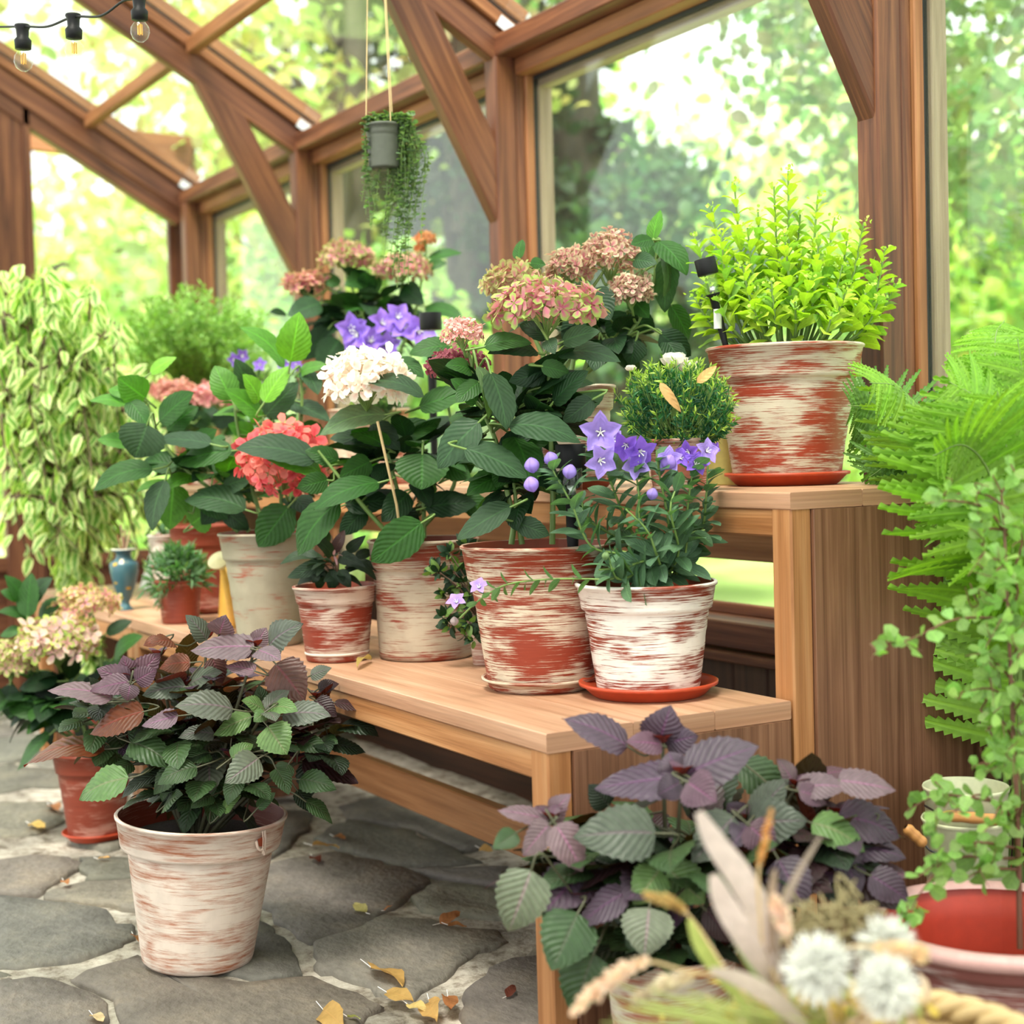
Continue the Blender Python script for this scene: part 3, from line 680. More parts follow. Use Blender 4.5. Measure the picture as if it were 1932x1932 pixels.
# one floret: four rounded petals
def floret_tmpl():
    tv, tt = [], []; fs = []; k = 0
    for q in range(4):
        a = q*pi/2+.2; ca, sa = cos(a), sin(a); rows = 4
        for i in range(rows+1):
            t = i/rows; wd = .60*(t**.55)*((1-t)**.3+.0)*1.15
            for v_ in (-1, 0, 1):
                x, y = .08+t*.92, v_*wd*.78; z = .22*t*t+.12*abs(v_)*wd + (-.25*t**3)*.5
                tv.append((x*ca-y*sa, x*sa+y*ca, z)); tt.append(max(t, .82*abs(v_)) if i else t)
        for i in range(rows):
            for j in range(2): fs.append((k+i*3+j, k+i*3+j+1, k+(i+1)*3+j+1, k+(i+1)*3+j))
        k += (rows+1)*3
    return np.array(tv), np.array(fs), np.array(tt)
FTV, FTF, FTT = floret_tmpl()
def head(root, stem_mb, px, py, rx, ry, D, ca, cb, n_=85, fs=.020, under=.35, name='flower_head', third=None, thin=1.0, label=None, mess=.25):
    c = P(px, py, D); RX, RZ = rx*D/FPX, ry*D/FPX; b = MB()
    g = (1+5**.5)/2; i = np.arange(n_); zz = 1-(i+.5)/n_*(1+under); th = 2*pi*i/g
    rr = np.sqrt(np.clip(1-zz*zz, 0, 1)); d = np.stack([rr*np.cos(th), rr*np.sin(th), zz], 1)
    d = d+rng.normal(size=d.shape)*.06; pos = c + d*V(RX-fs*.45, RX-fs*.45, RZ-fs*.25)*rng.uniform(.86, 1.03, (n_, 1))
    nm = d*V(1, 1, RX/max(RZ, .01))+V(0, 0, .25)+rng.normal(size=d.shape)*mess; ax = rng.normal(size=d.shape)
    ca, cb = np.array(ca), np.array(cb); m_ = len(FTV)
    kk = rng.uniform(.0, 1, (n_, 1, 1)); t = FTT[None, :, None]
    t = np.clip((t-.45)/.4, 0, 1); cc = ca*(1-t)+cb*t
    cc = cc*(1-.3*kk)+ca*.3*kk if third is None else np.where(kk > .42, cc, cc*.35+np.array(third)*.65)
    cc = np.clip(cc*rng.uniform(.82, 1.15, (n_, 1, 1)), 0, 1)
    scatter(b, FTV, FTF, np.tile([.5, .3], (m_, 1)), pos, ax, nm, fs*rng.uniform(.75, 1.15, n_), cc.reshape(-1, 3))
    o = b.build(name, M['petal'], root)
    if label: o['label'] = label
    for j in range(0, n_, 4): tube(stem_mb, [c-V(0, 0, RZ*.9), c-V(0, 0, RZ*.3)+ (pos[j]-c)*.35, pos[j]], [.0014, .001, .0007], 4)
    return c-V(0, 0, RZ*.9)

# ---- palette of leaf colours
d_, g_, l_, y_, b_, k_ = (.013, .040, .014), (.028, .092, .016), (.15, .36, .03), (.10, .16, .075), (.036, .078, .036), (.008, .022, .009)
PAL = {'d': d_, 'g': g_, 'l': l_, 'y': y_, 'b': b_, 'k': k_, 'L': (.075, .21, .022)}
def hydrangea(name, label, cat, potargs, D, leaves, stems_px, heads, fill=None, curl=.12, leafD=.0, extra=None, group=None):
    c, rb, rr, h, Dp = potargs['g']
    root = thing(name, c, label, cat, group)
    pot(root, c, rb, rr, h, potargs['m'], **potargs.get('k', {}))
    sm = MB(); stems = []
    for s_ in stems_px:
        pts = smooth_path([P(x, y, (D if len(q_) == 0 else D+q_[0])) for x, y, *q_ in s_], 5)
        stems.append(pts); tube(sm, pts, [.0055-.003*i/len(pts) for i in range(len(pts))], 7)
    ends = []
    for hd in heads:
        e_ = head(root, sm, *hd[:4], D+hd[4], *hd[5:7], **(hd[7] if len(hd) > 7 else {})); ends.append(e_)
        hh_ = near_on(stems, e_)
        if hh_: tube(sm, smooth_path([hh_[1], (hh_[1]+e_)/2+V(0, 0, -.01), e_+V(0, 0, .01)], 4), .0028, 6)
    lm = MB()
    for l in leaves:
        bx, by, tx, ty, w_, cc = l[:6]; dz = (l[6] if len(l) > 6 else random.uniform(-.05, .03))
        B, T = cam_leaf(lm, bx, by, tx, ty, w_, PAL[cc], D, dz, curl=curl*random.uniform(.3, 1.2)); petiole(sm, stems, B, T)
    if fill:
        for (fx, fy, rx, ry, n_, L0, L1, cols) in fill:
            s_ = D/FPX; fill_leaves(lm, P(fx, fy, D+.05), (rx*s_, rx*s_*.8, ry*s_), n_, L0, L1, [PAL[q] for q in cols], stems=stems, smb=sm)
    sm.build('stems', M['stem'], root); lm.build('leaves', M['leaf'], root)
    if extra: extra(root, stems)
    return root

PK, GR = (.72, .22, .30), (.42, .55, .12)

# the big hydrangea in the red and cream pot ---------------------------------
gL = pot_at(1022, 1312, ZL, 198, 288, 1025, 225)
hydrangea('potted_hydrangea', 'tall hydrangea with pink-and-green mophead in the wide red-and-cream pot beside the purple bellflower', 'potted plant',
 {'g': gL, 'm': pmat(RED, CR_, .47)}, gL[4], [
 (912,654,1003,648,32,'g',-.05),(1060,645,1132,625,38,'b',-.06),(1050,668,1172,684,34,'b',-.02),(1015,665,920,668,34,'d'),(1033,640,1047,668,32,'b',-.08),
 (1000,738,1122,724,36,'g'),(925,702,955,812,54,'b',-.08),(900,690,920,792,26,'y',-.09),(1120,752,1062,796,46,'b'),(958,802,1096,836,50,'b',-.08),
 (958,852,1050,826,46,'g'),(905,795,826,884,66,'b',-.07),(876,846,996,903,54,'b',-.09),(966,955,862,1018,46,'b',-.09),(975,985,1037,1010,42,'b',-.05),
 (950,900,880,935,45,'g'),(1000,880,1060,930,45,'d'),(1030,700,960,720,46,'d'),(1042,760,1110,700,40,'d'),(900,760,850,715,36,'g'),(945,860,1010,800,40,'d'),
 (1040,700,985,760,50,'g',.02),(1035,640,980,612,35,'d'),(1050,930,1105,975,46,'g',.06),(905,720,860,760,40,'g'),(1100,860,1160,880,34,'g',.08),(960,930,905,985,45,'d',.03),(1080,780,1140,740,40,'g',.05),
 (890,700,840,690,30,'g',-.03),(1020,690,1075,705,36,'g',-.04)],
 [[(965,1027),(968,980),(948,890),(935,830),(905,760),(893,700),(882,655)],[(985,1027),(975,960),(968,900)],[(1042,1027),(1043,930),(1038,800),(1035,690),(1033,630)]],
 [(1031,585,113,58,-.03,(.60,.09,.26),(.32,.52,.10),{'n_':105,'fs':.025,'under':.25,'third':(.74,.24,.36),'label':'pink and lime mophead'}),
  (873,632,43,34,-.02,(.70,.30,.30),(.74,.48,.42),{'n_':70,'fs':.012,'label':'dusty pink mophead'}),
  (862,690,62,34,.06,(.20,.03,.06),(.32,.10,.12),{'n_':70,'fs':.014,'label':'burgundy mophead'})],
 fill=[(960,790,150,110,40,.07,.12,'dgkd'),(990,915,130,70,26,.06,.10,'dkg')])
saucer(gL[0], 225*gL[4]/FPX/2, .022, pmat(RED, CR_, .62), 'whitewashed round saucer under the wide red-and-cream hydrangea pot', ZL)

# hydrangea with the white head ---------------------------------------------
gM = pot_at(805, 1250, ZL, 176, 206, 1016)
def canes(root, stems):
    b = MB(); tube(b, [P(712, 795, 3.02), P(748, 952, 3.05), P(756, 1010, 3.08)], .0028, 7); b.build('plant_stake', M['cane'], root)
hydrangea('potted_hydrangea', 'hydrangea with one creamy white mophead in the beige brushed pot, middle of the low bench', 'potted plant',
 {'g': gM, 'm': pmat((.25,.04,.018), (.42,.34,.25), .66)}, gM[4], [
 (728,782,602,822,40,'y',-.1),(800,748,688,722,28,'b',-.16),(790,768,882,742,44,'g',-.02),(733,683,800,714,32,'g',-.02),(850,652,772,668,38,'g'),(716,838,622,828,32,'b'),
 (715,828,828,806,44,'g'),(797,855,795,924,104,'g',-.12),(716,910,592,962,42,'g',-.12),(640,945,562,1048,62,'g',-.12),(797,985,700,1060,78,'g',-.14),(800,958,900,950,52,'d'),
 (650,952,742,945,48,'d',.02),(700,870,640,900,50,'g'),(770,930,720,985,55,'d'),(840,900,900,860,48,'g'),(830,870,890,905,50,'g'),(745,960,790,1000,50,'k'),(870,935,930,985,46,'g'),
 (640,870,575,850,40,'g'),(860,820,905,775,44,'g'),(700,800,755,850,48,'d'),(620,905,560,920,44,'g',.0),(690,960,640,1010,45,'d')],
 [[(760,1015),(755,950),(735,870),(712,800),(700,760)],[(800,1015),(800,930),(800,850)],[(780,1015),(850,930),(860,860),(845,760)],[(740,1015),(690,960),(640,900),(600,850)]],
 [(690,720,84,62,-.1,(.93,.66,.58),(.97,.95,.84),{'n_':110,'fs':.029,'under':.45,'third':(.98,.95,.88),'label':'creamy white mophead'})],
 fill=[(760,880,150,110,54,.07,.12,'dkdg'),(770,960,110,40,16,.06,.1,'dk')], extra=canes)

# bright green hydrangea with the red head -----------------------------------
gC = pot_at(512, 1222, ZL, 120, 182, 1003)
hydrangea('potted_hydrangea', 'bright green hydrangea with coral-red mophead in the plain cream pot beside the yellow watering can', 'potted plant',
 {'g': gC, 'm': pmat((.38,.08,.04), BEIGE, .86)}, gC[4], [
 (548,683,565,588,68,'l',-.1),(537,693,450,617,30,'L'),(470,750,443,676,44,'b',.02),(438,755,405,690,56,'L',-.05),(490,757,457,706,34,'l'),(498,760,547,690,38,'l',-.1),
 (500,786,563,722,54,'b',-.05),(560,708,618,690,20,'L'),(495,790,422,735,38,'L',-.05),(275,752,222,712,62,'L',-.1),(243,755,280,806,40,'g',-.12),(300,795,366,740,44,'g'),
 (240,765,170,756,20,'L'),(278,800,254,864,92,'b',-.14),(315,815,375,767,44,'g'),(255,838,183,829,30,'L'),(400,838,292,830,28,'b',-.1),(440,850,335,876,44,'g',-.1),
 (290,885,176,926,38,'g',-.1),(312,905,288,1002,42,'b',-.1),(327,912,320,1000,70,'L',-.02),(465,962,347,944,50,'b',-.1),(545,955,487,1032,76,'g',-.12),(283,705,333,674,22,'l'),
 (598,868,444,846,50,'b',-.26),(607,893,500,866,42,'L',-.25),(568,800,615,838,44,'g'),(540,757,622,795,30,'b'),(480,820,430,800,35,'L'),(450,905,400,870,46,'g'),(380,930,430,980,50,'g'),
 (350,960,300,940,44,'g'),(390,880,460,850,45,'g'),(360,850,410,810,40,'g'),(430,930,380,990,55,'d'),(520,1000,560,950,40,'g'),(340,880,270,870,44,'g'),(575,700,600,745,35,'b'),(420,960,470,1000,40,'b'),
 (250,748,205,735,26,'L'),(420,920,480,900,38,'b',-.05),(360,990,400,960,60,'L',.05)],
 [[(470,1003),(430,950),(345,880),(300,820),(278,760)],[(500,1003),(470,900),(450,820),(440,745)],[(530,1003),(530,880),(515,790)],[(540,1003),(562,850),(570,760),(565,690)],[(450,1003),(400,960),(330,930)]],
 [(535,868,88,74,-.16,(.60,.05,.07),(.80,.16,.17),{'n_':95,'fs':.029,'under':.85,'third':(.85,.30,.22),'label':'coral-red mophead','mess':.15})],
 fill=[(400,900,130,90,34,.07,.12,'gdgL'),(520,930,90,60,14,.07,.11,'dg'),(500,780,80,60,10,.06,.1,'gL')])

# pink heads behind it
gp = (P(385, 905, 4.55)*V(1,1,0)+V(0,0,ZU), .05, .075, .09, 4.55)
hydrangea('potted_hydrangea', 'low hydrangea with flat pink heads on the tall bench, behind the bright green leaves', 'potted plant',
 {'g': gp, 'm': pmat(RED, CR_, .4)}, 4.55, [(400,800,350,780,35,'g'),(400,800,450,780,35,'d'),(420,810,470,800,35,'g'),(350,790,300,770,35,'g')],
 [[(385,870),(385,800),(380,770)],[(390,870),(430,800),(440,770)]],
 [(330,740,48,24,0,(.6,.16,.2),(.66,.42,.28),{'n_':60,'fs':.025}),(410,748,52,28,0,(.6,.16,.22),(.72,.42,.34),{'n_':60,'fs':.025}),(462,760,34,26,.05,(.6,.16,.22),(.74,.36,.38),{'n_':40,'fs':.025})],
 fill=[(400,800,80,30,14,.08,.12,'dg')])

# dried-looking hydrangea on the upper bench
gD = (P(1062, 912, 3.02)*V(1,1,0)+V(0,0,ZU), .085, .105, .20, 3.02)
hydrangea('potted_hydrangea', 'hydrangea with fading pink-beige heads and drooping leaves on the tall bench before the big window', 'potted plant',
 {'g': gD, 'm': pmat((.26,.05,.03), (.55,.46,.36), .62)}, 3.05, [
 (1118,545,1152,604,62,'d',-.05),(1185,590,1150,646,60,'d'),(1232,455,1246,396,26,'L'),(1232,452,1190,462,26,'g'),(1240,455,1296,520,44,'g'),(1264,484,1254,590,48,'b'),
 (1250,480,1252,560,20,'y'),(1265,575,1300,642,38,'g'),(1245,628,1304,672,52,'d'),(1195,490,1240,498,34,'b'),(1190,590,1234,628,44,'d'),(979,490,985,452,22,'g'),(1000,497,1030,500,24,'g'),
 (1190,560,1225,600,40,'g'),(1160,640,1220,670,50,'d'),(1100,600,1060,640,50,'d'),(1200,640,1190,690,50,'d'),(1130,640,1120,700,55,'d'),(1220,520,1195,580,40,'g'),(1150,600,1110,560,40,'k'),
 (1255,640,1290,700,40,'d'),(1080,560,1050,600,45,'d'),(1005,520,975,560,30,'g'),(1215,500,1240,440,30,'g',.03)],
 [[(1075,720),(1090,640),(1110,560),(1140,510)],[(1085,720),(1180,640),(1225,560),(1238,500),(1238,440)],[(1050,720),(1010,640),(985,560)]],
 [(1075,508,48,42,0,(.50,.10,.18),(.56,.56,.32),{'n_':85,'fs':.017,'mess':.5}),(1150,490,64,52,.0,(.46,.12,.18),(.66,.60,.38),{'n_':110,'fs':.017,'mess':.5}),(1190,552,44,36,-.05,(.42,.13,.17),(.60,.55,.36),{'n_':70,'fs':.015,'mess':.5}),(968,535,62,38,-.03,(.52,.14,.20),(.42,.54,.16),{'n_':85,'fs':.02,'mess':.4})],
 fill=[(1150,640,90,50,26,.07,.11,'dkd'),(1050,610,60,40,10,.06,.1,'dk')])
saucer(gD[0], .105, .02, M['terradark'], 'dark red saucer under the pot of fading hydrangeas on the tall bench', ZU)

# back-left hydrangea on the upper bench
gB = (P(700, 905, 4.25)*V(1,1,0)+V(0,0,ZU), .085, .11, .2, 4.25)
hydrangea('potted_hydrangea', 'hydrangea with green-and-pink heads on the tall bench directly below the hanging pot', 'potted plant',
 {'g': gB, 'm': pmat(RED, CR_, .5)}, 4.25, [
 (606,572,542,596,44,'b',-.05),(808,485,872,478,15,'g'),(805,502,842,497,22,'g'),(803,578,872,600,26,'g'),(740,560,775,615,50,'k'),(625,600,588,640,34,'d'),(540,592,508,590,14,'d'),
 (700,560,650,620,50,'k'),(760,540,800,575,44,'d'),(640,540,600,520,26,'g'),(700,520,650,540,40,'g'),(720,600,690,650,50,'d'),(640,640,600,700,60,'d'),(680,560,720,520,40,'g'),
 (620,620,570,680,50,'d'),(760,600,810,640,44,'d'),(590,560,560,530,26,'k')],
 [[(690,740),(665,640),(640,560),(600,540)],[(700,740),(690,620),(655,520)],[(715,740),(740,620),(760,530)],[(720,740),(780,600),(803,480)]],
 [(652,488,55,32,0,(.60,.12,.28),(.27,.42,.07),{'n_':85,'fs':.024,'mess':.4}),(758,508,60,30,-.05,(.66,.10,.32),(.30,.46,.10),{'n_':85,'fs':.024,'mess':.4}),(574,537,46,24,0,(.62,.12,.26),(.48,.44,.16),{'n_':60,'fs':.024,'mess':.4}),(803,452,22,15,0,(.5,.14,.06),(.62,.36,.16),{'n_':40,'fs':.014}),(792,470,12,8,0,(.5,.14,.06),(.6,.3,.12),{'n_':20,'fs':.012})],
 fill=[(690,600,110,60,42,.09,.15,'dkdg')])
# hydrangea on the floor at the left, with part of its heads
gF = pot_at(183, 1592, 0, 100, 152, 1412, 124)
hydrangea('potted_hydrangea', 'hydrangea with green-and-pink heads in a dark red pot on the floor at left', 'potted plant',
 {'g': gF, 'm': M['terra']}, gF[4], [
 (52,1165,60,1080,40,'g',-.05),(50,1155,100,1090,34,'b'),(48,1140,8,1085,28,'g'),(42,1130,0,1115,26,'g'),(55,1165,-5,1155,20,'g'),(72,1170,125,1128,30,'g'),(40,1190,0,1200,20,'g'),
 (200,1195,250,1172,24,'d'),(215,1240,270,1200,26,'g'),(110,1285,35,1300,34,'d',-.05),(85,1345,10,1330,46,'g',-.05),(150,1330,85,1380,46,'b',-.05),(95,1385,32,1455,18,'g',-.08),
 (20,1290,20,1360,40,'d'),(180,1290,230,1340,46,'d'),(130,1370,70,1340,36,'d'),(190,1380,240,1350,36,'g'),(180,1370,220,1400,40,'d'),(100,1290,70,1350,40,'k'),(160,1300,200,1270,36,'k'),(5,1300,-20,1330,34,'b')],
 [[(170,1412),(150,1350),(120,1280),(105,1240)],[(185,1412),(190,1320),(190,1220),(175,1160)],[(160,1412),(90,1330),(60,1200),(52,1120)],[(165,1412),(100,1370),(30,1300),(15,1270)]],
 [(108,1215,80,50,-.05,(.66,.26,.36),(.40,.62,.08),{'n_':105,'fs':.028,'third':(.82,.52,.56)}),(162,1140,64,34,.05,(.72,.20,.34),(.50,.62,.14),{'n_':80,'fs':.022}),(20,1250,50,40,-.02,(.66,.30,.38),(.44,.64,.12),{'n_':70,'fs':.024})],
 fill=[(130,1320,120,65,70,.08,.14,'dkdg')])
saucer(gF[0], 126*gF[4]/FPX/2, .02, M['terraplain'], 'orange-red saucer on the stone floor under the dark red hydrangea pot', 0.001)

# ------------------------------------------------------------------ shiso pots
def shiso(name, label, geo, mt_, D, leaves, centers, fill, tilt=None, seed=3, extra=None, potk=None):
    c, rb, rr, h, Dp = geo; root = thing(name, c, label, 'potted plant')
    pot(root, c, rb, rr, h, mt_, tilt=tilt, **(potk or {}))
    sm, lm = MB(), MB(); stems = []; top = V(*c)+V(0, 0, h*.86)
    for (x, y, dz) in centers:
        e = P(x, y, D+dz); b0 = top+(e-top)*V(.25, .25, 0)*.6; pts = smooth_path([b0, b0+(e-b0)*.5+V(0, 0, .015), e], 6); stems.append(pts)
        tube(sm, pts, [.0045-.002*i/len(pts) for i in range(len(pts))], 6, col=(.3,.2,.2))
        for q in range(4):    # small crown leaves in the rosette
            a = q*pi/2+random.random(); dd = V(cos(a), sin(a), .7)
            leaf(lm, e, e+nz(dd)*.03, .02, UP+dd*-.2, col=(.10,.05,.075), rows=8, fold=.3)
    SP = {'p': (.115,.060,.085), 'q': (.17,.115,.135), 'w': (.095,.04,.03), 'b': (.13,.035,.012), 'v': (.085,.105,.075), 'g': (.04,.085,.028), 'G': (.10,.19,.055), 'd': (.018,.034,.016), 'm': (.035,.016,.018), 'u': (.075,.05,.075), 'V': (.15,.18,.12)}
    for l in leaves:
        bx, by, tx, ty, w_, cc = l[:6]; dz = l[6] if len(l) > 6 else random.uniform(-.04, .02)
        B, T = cam_leaf(lm, bx, by, tx, ty, w_*1.12, SP[cc], D, dz, ratio=.74, rows=18, ser=.10, base=.46, tipx=.95, curl=random.uniform(.02, .16), wave=.05, fold=.1)
        petiole(sm, stems, B, T, .0016)
    for (fx, fy, rx, ry, n_, L0, L1, cols) in fill:
        s_ = D/FPX; fill_leaves(lm, P(fx, fy, D+.03), (rx*s_, rx*s_*.8, ry*s_), n_, L0, L1, [SP[q] for q in cols], ratio=.72, ser=.1, rows=14, stems=stems, smb=sm)
    sm.build('stems', M['pstem'], root); lm.build('leaves', M['shiso'], root)
    if extra: extra(root)
    return root
g1 = pot_at(374, 1843, 0, 205, 316, 1531); TL = tiltmat(-3.6)
def rimhole(root):      # torn drips of dried paint over a slot in the rim
    c, rb, rr, h, D = g1; b = MB(); T_ = TL
    def onrim(px, z, off=.003):
        q = P(px, 1560, D-.15); d = nz((q-V(*c))*V(1, 1, 0)); r = rr+off-(0 if z > h*.76 else rr*.04)
        return V(*c)+T_@(d*r+V(0, 0, z))
    cA = (onrim(540, h-.028, .0012))
    pts = [onrim(x, h-z) for x, z in ((498, .022), (506, .034), (520, .040), (536, .041), (548, .05))]
    tube(b, smooth_path(pts, 4), .0028, 6, col=(.8, .7, .6))
    for x in (530, 541, 549): tube(b, smooth_path([onrim(x, h-.006), onrim(x+2, h-.022, .005), onrim(x+4, h-.048)], 4), .0011, 5)
    b.build('paint_drip', M['paintdrip'], root)
    b = MB(); s = [onrim(x, h-z, .0008) for x, z in ((508, .020), (552, .016), (552, .036), (512, .033))]
    b.add(s, [(0, 1, 2, 3)]); b.build('rim_slot', M['terradark'], root)
M['paintdrip'] = plain('dried_paint', (.66, .50, .42), .4)
shiso('potted_shiso', 'bushy purple-green shiso in the large pale whitewashed terracotta pot on the stone floor', g1, pmat((.50,.17,.085), (.78,.65,.56), .80, fine=.38, soft=3.0), g1[4]-.03, [
 (480,1220,359,1228,42,'q',-.08),(507,1219,572,1176,50,'v',-.08),(482,1217,503,1184,36,'q',-.02),(486,1226,530,1247,32,'q',-.1),(482,1266,424,1256,24,'q',-.1),(470,1225,440,1240,30,'p'),
 (520,1252,576,1322,78,'w',-.05),(413,1197,427,1160,50,'q',-.03),(390,1207,350,1160,36,'v',-.02),(246,1284,182,1262,44,'p',-.05),(244,1286,170,1304,36,'p',-.07),(246,1280,232,1236,42,'p'),
 (252,1280,303,1232,46,'p',-.02),(246,1290,240,1322,36,'q',-.1),(255,1285,296,1262,40,'p',-.08),(214,1317,90,1303,30,'q',-.08),(272,1342,168,1386,46,'b',-.1),(337,1350,268,1370,30,'q',-.12),
 (440,1338,328,1334,50,'v',-.14),(350,1295,268,1312,38,'v',-.05),(350,1297,338,1330,40,'u'),(352,1295,420,1268,30,'v'),(500,1340,455,1322,28,'G',-.12),(500,1338,547,1302,30,'v',-.1),(498,1336,488,1292,34,'g'),
 (505,1340,562,1342,30,'G',-.12),(500,1343,478,1362,26,'G',-.15),(504,1344,520,1362,26,'v',-.15),(533,1350,626,1352,44,'v',-.12),(505,1370,542,1424,66,'G',-.16),(475,1352,402,1388,34,'G',-.12),
 (405,1385,336,1392,28,'v',-.1),(488,1430,423,1478,58,'V',-.16),(436,1430,478,1404,30,'G',-.15),(372,1447,296,1482,40,'g',-.14),(243,1468,150,1510,52,'G',-.16),(198,1413,45,1446,24,'b',-.05),
 (245,1400,328,1450,54,'g',-.1),(240,1385,322,1370,36,'g'),(565,1470,635,1490,42,'g',-.08),(570,1435,676,1478,44,'m',.0),(577,1512,627,1554,24,'g',-.08),(595,1320,636,1352,38,'m'),
 (630,1325,696,1342,15,'m'),(640,1370,716,1392,28,'d'),(585,1275,626,1260,24,'v'),(560,1400,620,1420,34,'g'),(545,1440,520,1480,36,'g',-.1),(330,1450,290,1500,34,'g',-.1),(470,1480,510,1510,30,'g',-.1),
 (450,1470,430,1520,34,'g',-.1),(400,1500,360,1525,30,'g',-.1),(300,1205,270,1218,20,'b'),(330,1215,282,1215,22,'b',-.03),(360,1250,300,1262,34,'b',-.02),(400,1240,420,1290,40,'w'),(375,1300,430,1330,30,'v'),
 (250,1440,205,1470,30,'g'),(600,1300,640,1290,24,'m'),(620,1400,690,1420,26,'d'),(290,1420,230,1430,34,'g',-.06),(395,1420,345,1440,34,'g',-.08),(180,1430,230,1445,30,'g'),(560,1490,590,1535,30,'d'),
 (520,1450,545,1500,34,'g',-.12),(420,1530,455,1500,20,'G',-.1),(485,1525,520,1495,20,'g',-.1),(310,1520,345,1500,22,'g',-.1)],
 [(482,1222,-.06),(415,1200,0),(390,1207,.03),(246,1284,-.04),(350,1295,-.02),(500,1340,-.08),(600,1320,0),(300,1240,.05),(560,1440,-.02),(436,1430,-.08),(250,1400,0),(620,1400,.05)],
 [(390,1400,210,130,150,.05,.10,'gdgdmgv'),(380,1490,165,45,80,.05,.08,'gdg'),(200,1360,90,90,30,.05,.08,'gdug'),(590,1400,80,80,34,.05,.08,'dgmd'),(380,1300,190,60,34,.05,.09,'uvgm')], tilt=TL, extra=rimhole, potk={'rings': (), 'band': .22, 'lip': .004, 'insid': M['terra'], 'stp': .085})
g2 = (P(1262, 1800, 2.18)*V(1,1,0), .072, .095, .245, 2.18)
shiso('potted_shiso', 'large-leaved dark purple shiso in front of the bench side panels', g2, pmat((.40,.10,.05), (.58,.50,.40), .6), 2.12, [
 (1280,1466,1122,1488,62,'u',-.04),(1290,1462,1434,1408,84,'u',-.05),(1296,1474,1352,1514,74,'p',-.1),(1276,1458,1262,1418,60,'u'),(1185,1408,1060,1356,54,'u',.02),(1243,1402,1266,1330,82,'u',.04),
 (1250,1405,1180,1400,40,'p',.02),(1255,1402,1318,1388,60,'u',.04),(1285,1475,1240,1500,50,'u',-.08),(1041,1549,938,1529,30,'q',-.02),(1043,1545,1078,1498,42,'q'),(1038,1553,986,1616,50,'q',-.06),
 (1048,1555,1098,1645,64,'q',-.08),(1035,1545,1010,1520,34,'q'),(1238,1572,1080,1580,100,'v',-.09),(1003,1641,960,1758,98,'V',-.1),(975,1570,930,1602,40,'g'),(1090,1722,1040,1832,104,'g',-.1),
 (1185,1682,1088,1752,50,'u',-.1),(1120,1800,1078,1912,96,'g',-.09),(1225,1712,1215,1808,92,'V',-.12),(1250,1722,1180,1800,60,'g',-.05),(1245,1640,1195,1708,72,'G',-.08),(1262,1640,1330,1704,80,'G',-.08),
 (1385,1540,1305,1628,80,'v',-.08),(1410,1550,1525,1548,86,'v',-.06),(1412,1555,1462,1604,64,'p',-.1),(1405,1548,1372,1515,50,'u'),(1420,1545,1490,1470,60,'v',.0),(1408,1556,1380,1600,50,'u',-.08),
 (1503,1487,1602,1488,46,'q',-.02),(1500,1483,1466,1432,32,'q'),(1510,1480,1620,1455,22,'p',.03),(1580,1472,1692,1492,48,'q',-.02),(1505,1492,1560,1518,34,'p',-.04),(1531,1552,1632,1608,56,'G',-.05),
 (1580,1540,1698,1582,70,'u'),(1630,1637,1570,1623,46,'u',-.03),(1632,1636,1718,1656,30,'p'),(1640,1650,1716,1700,60,'u',-.05),(1468,1620,1522,1716,80,'u',-.1),(1330,1715,1378,1778,50,'m',-.05),
 (1400,1440,1480,1520,70,'g',.04),(1150,1520,1110,1480,50,'d',.06),(1110,1700,1060,1680,50,'g'),(1180,1640,1120,1620,50,'d'),(1330,1650,1400,1700,60,'g'),(1560,1600,1500,1650,60,'d'),(1300,1760,1350,1820,60,'g'),
 (1640,1560,1600,1620,50,'d'),(1200,1560,1260,1610,50,'g'),(1440,1640,1400,1720,60,'u'),(1380,1730,1440,1790,60,'g'),(1560,1660,1620,1710,50,'d'),(1040,1640,1080,1700,50,'d')],
 [(1286,1464,-.05),(1250,1404,.03),(1041,1549,-.03),(1410,1552,-.04),(1503,1487,0),(1630,1637,0),(1250,1640,-.05),(1090,1700,-.05),(1580,1540,.03),(1200,1700,-.08)],
 [(1290,1640,240,140,90,.07,.12,'dgdgmu'),(1250,1780,120,60,30,.07,.11,'dg'),(1530,1590,120,90,36,.08,.12,'dmug'),(1120,1640,110,80,26,.08,.12,'dug')])

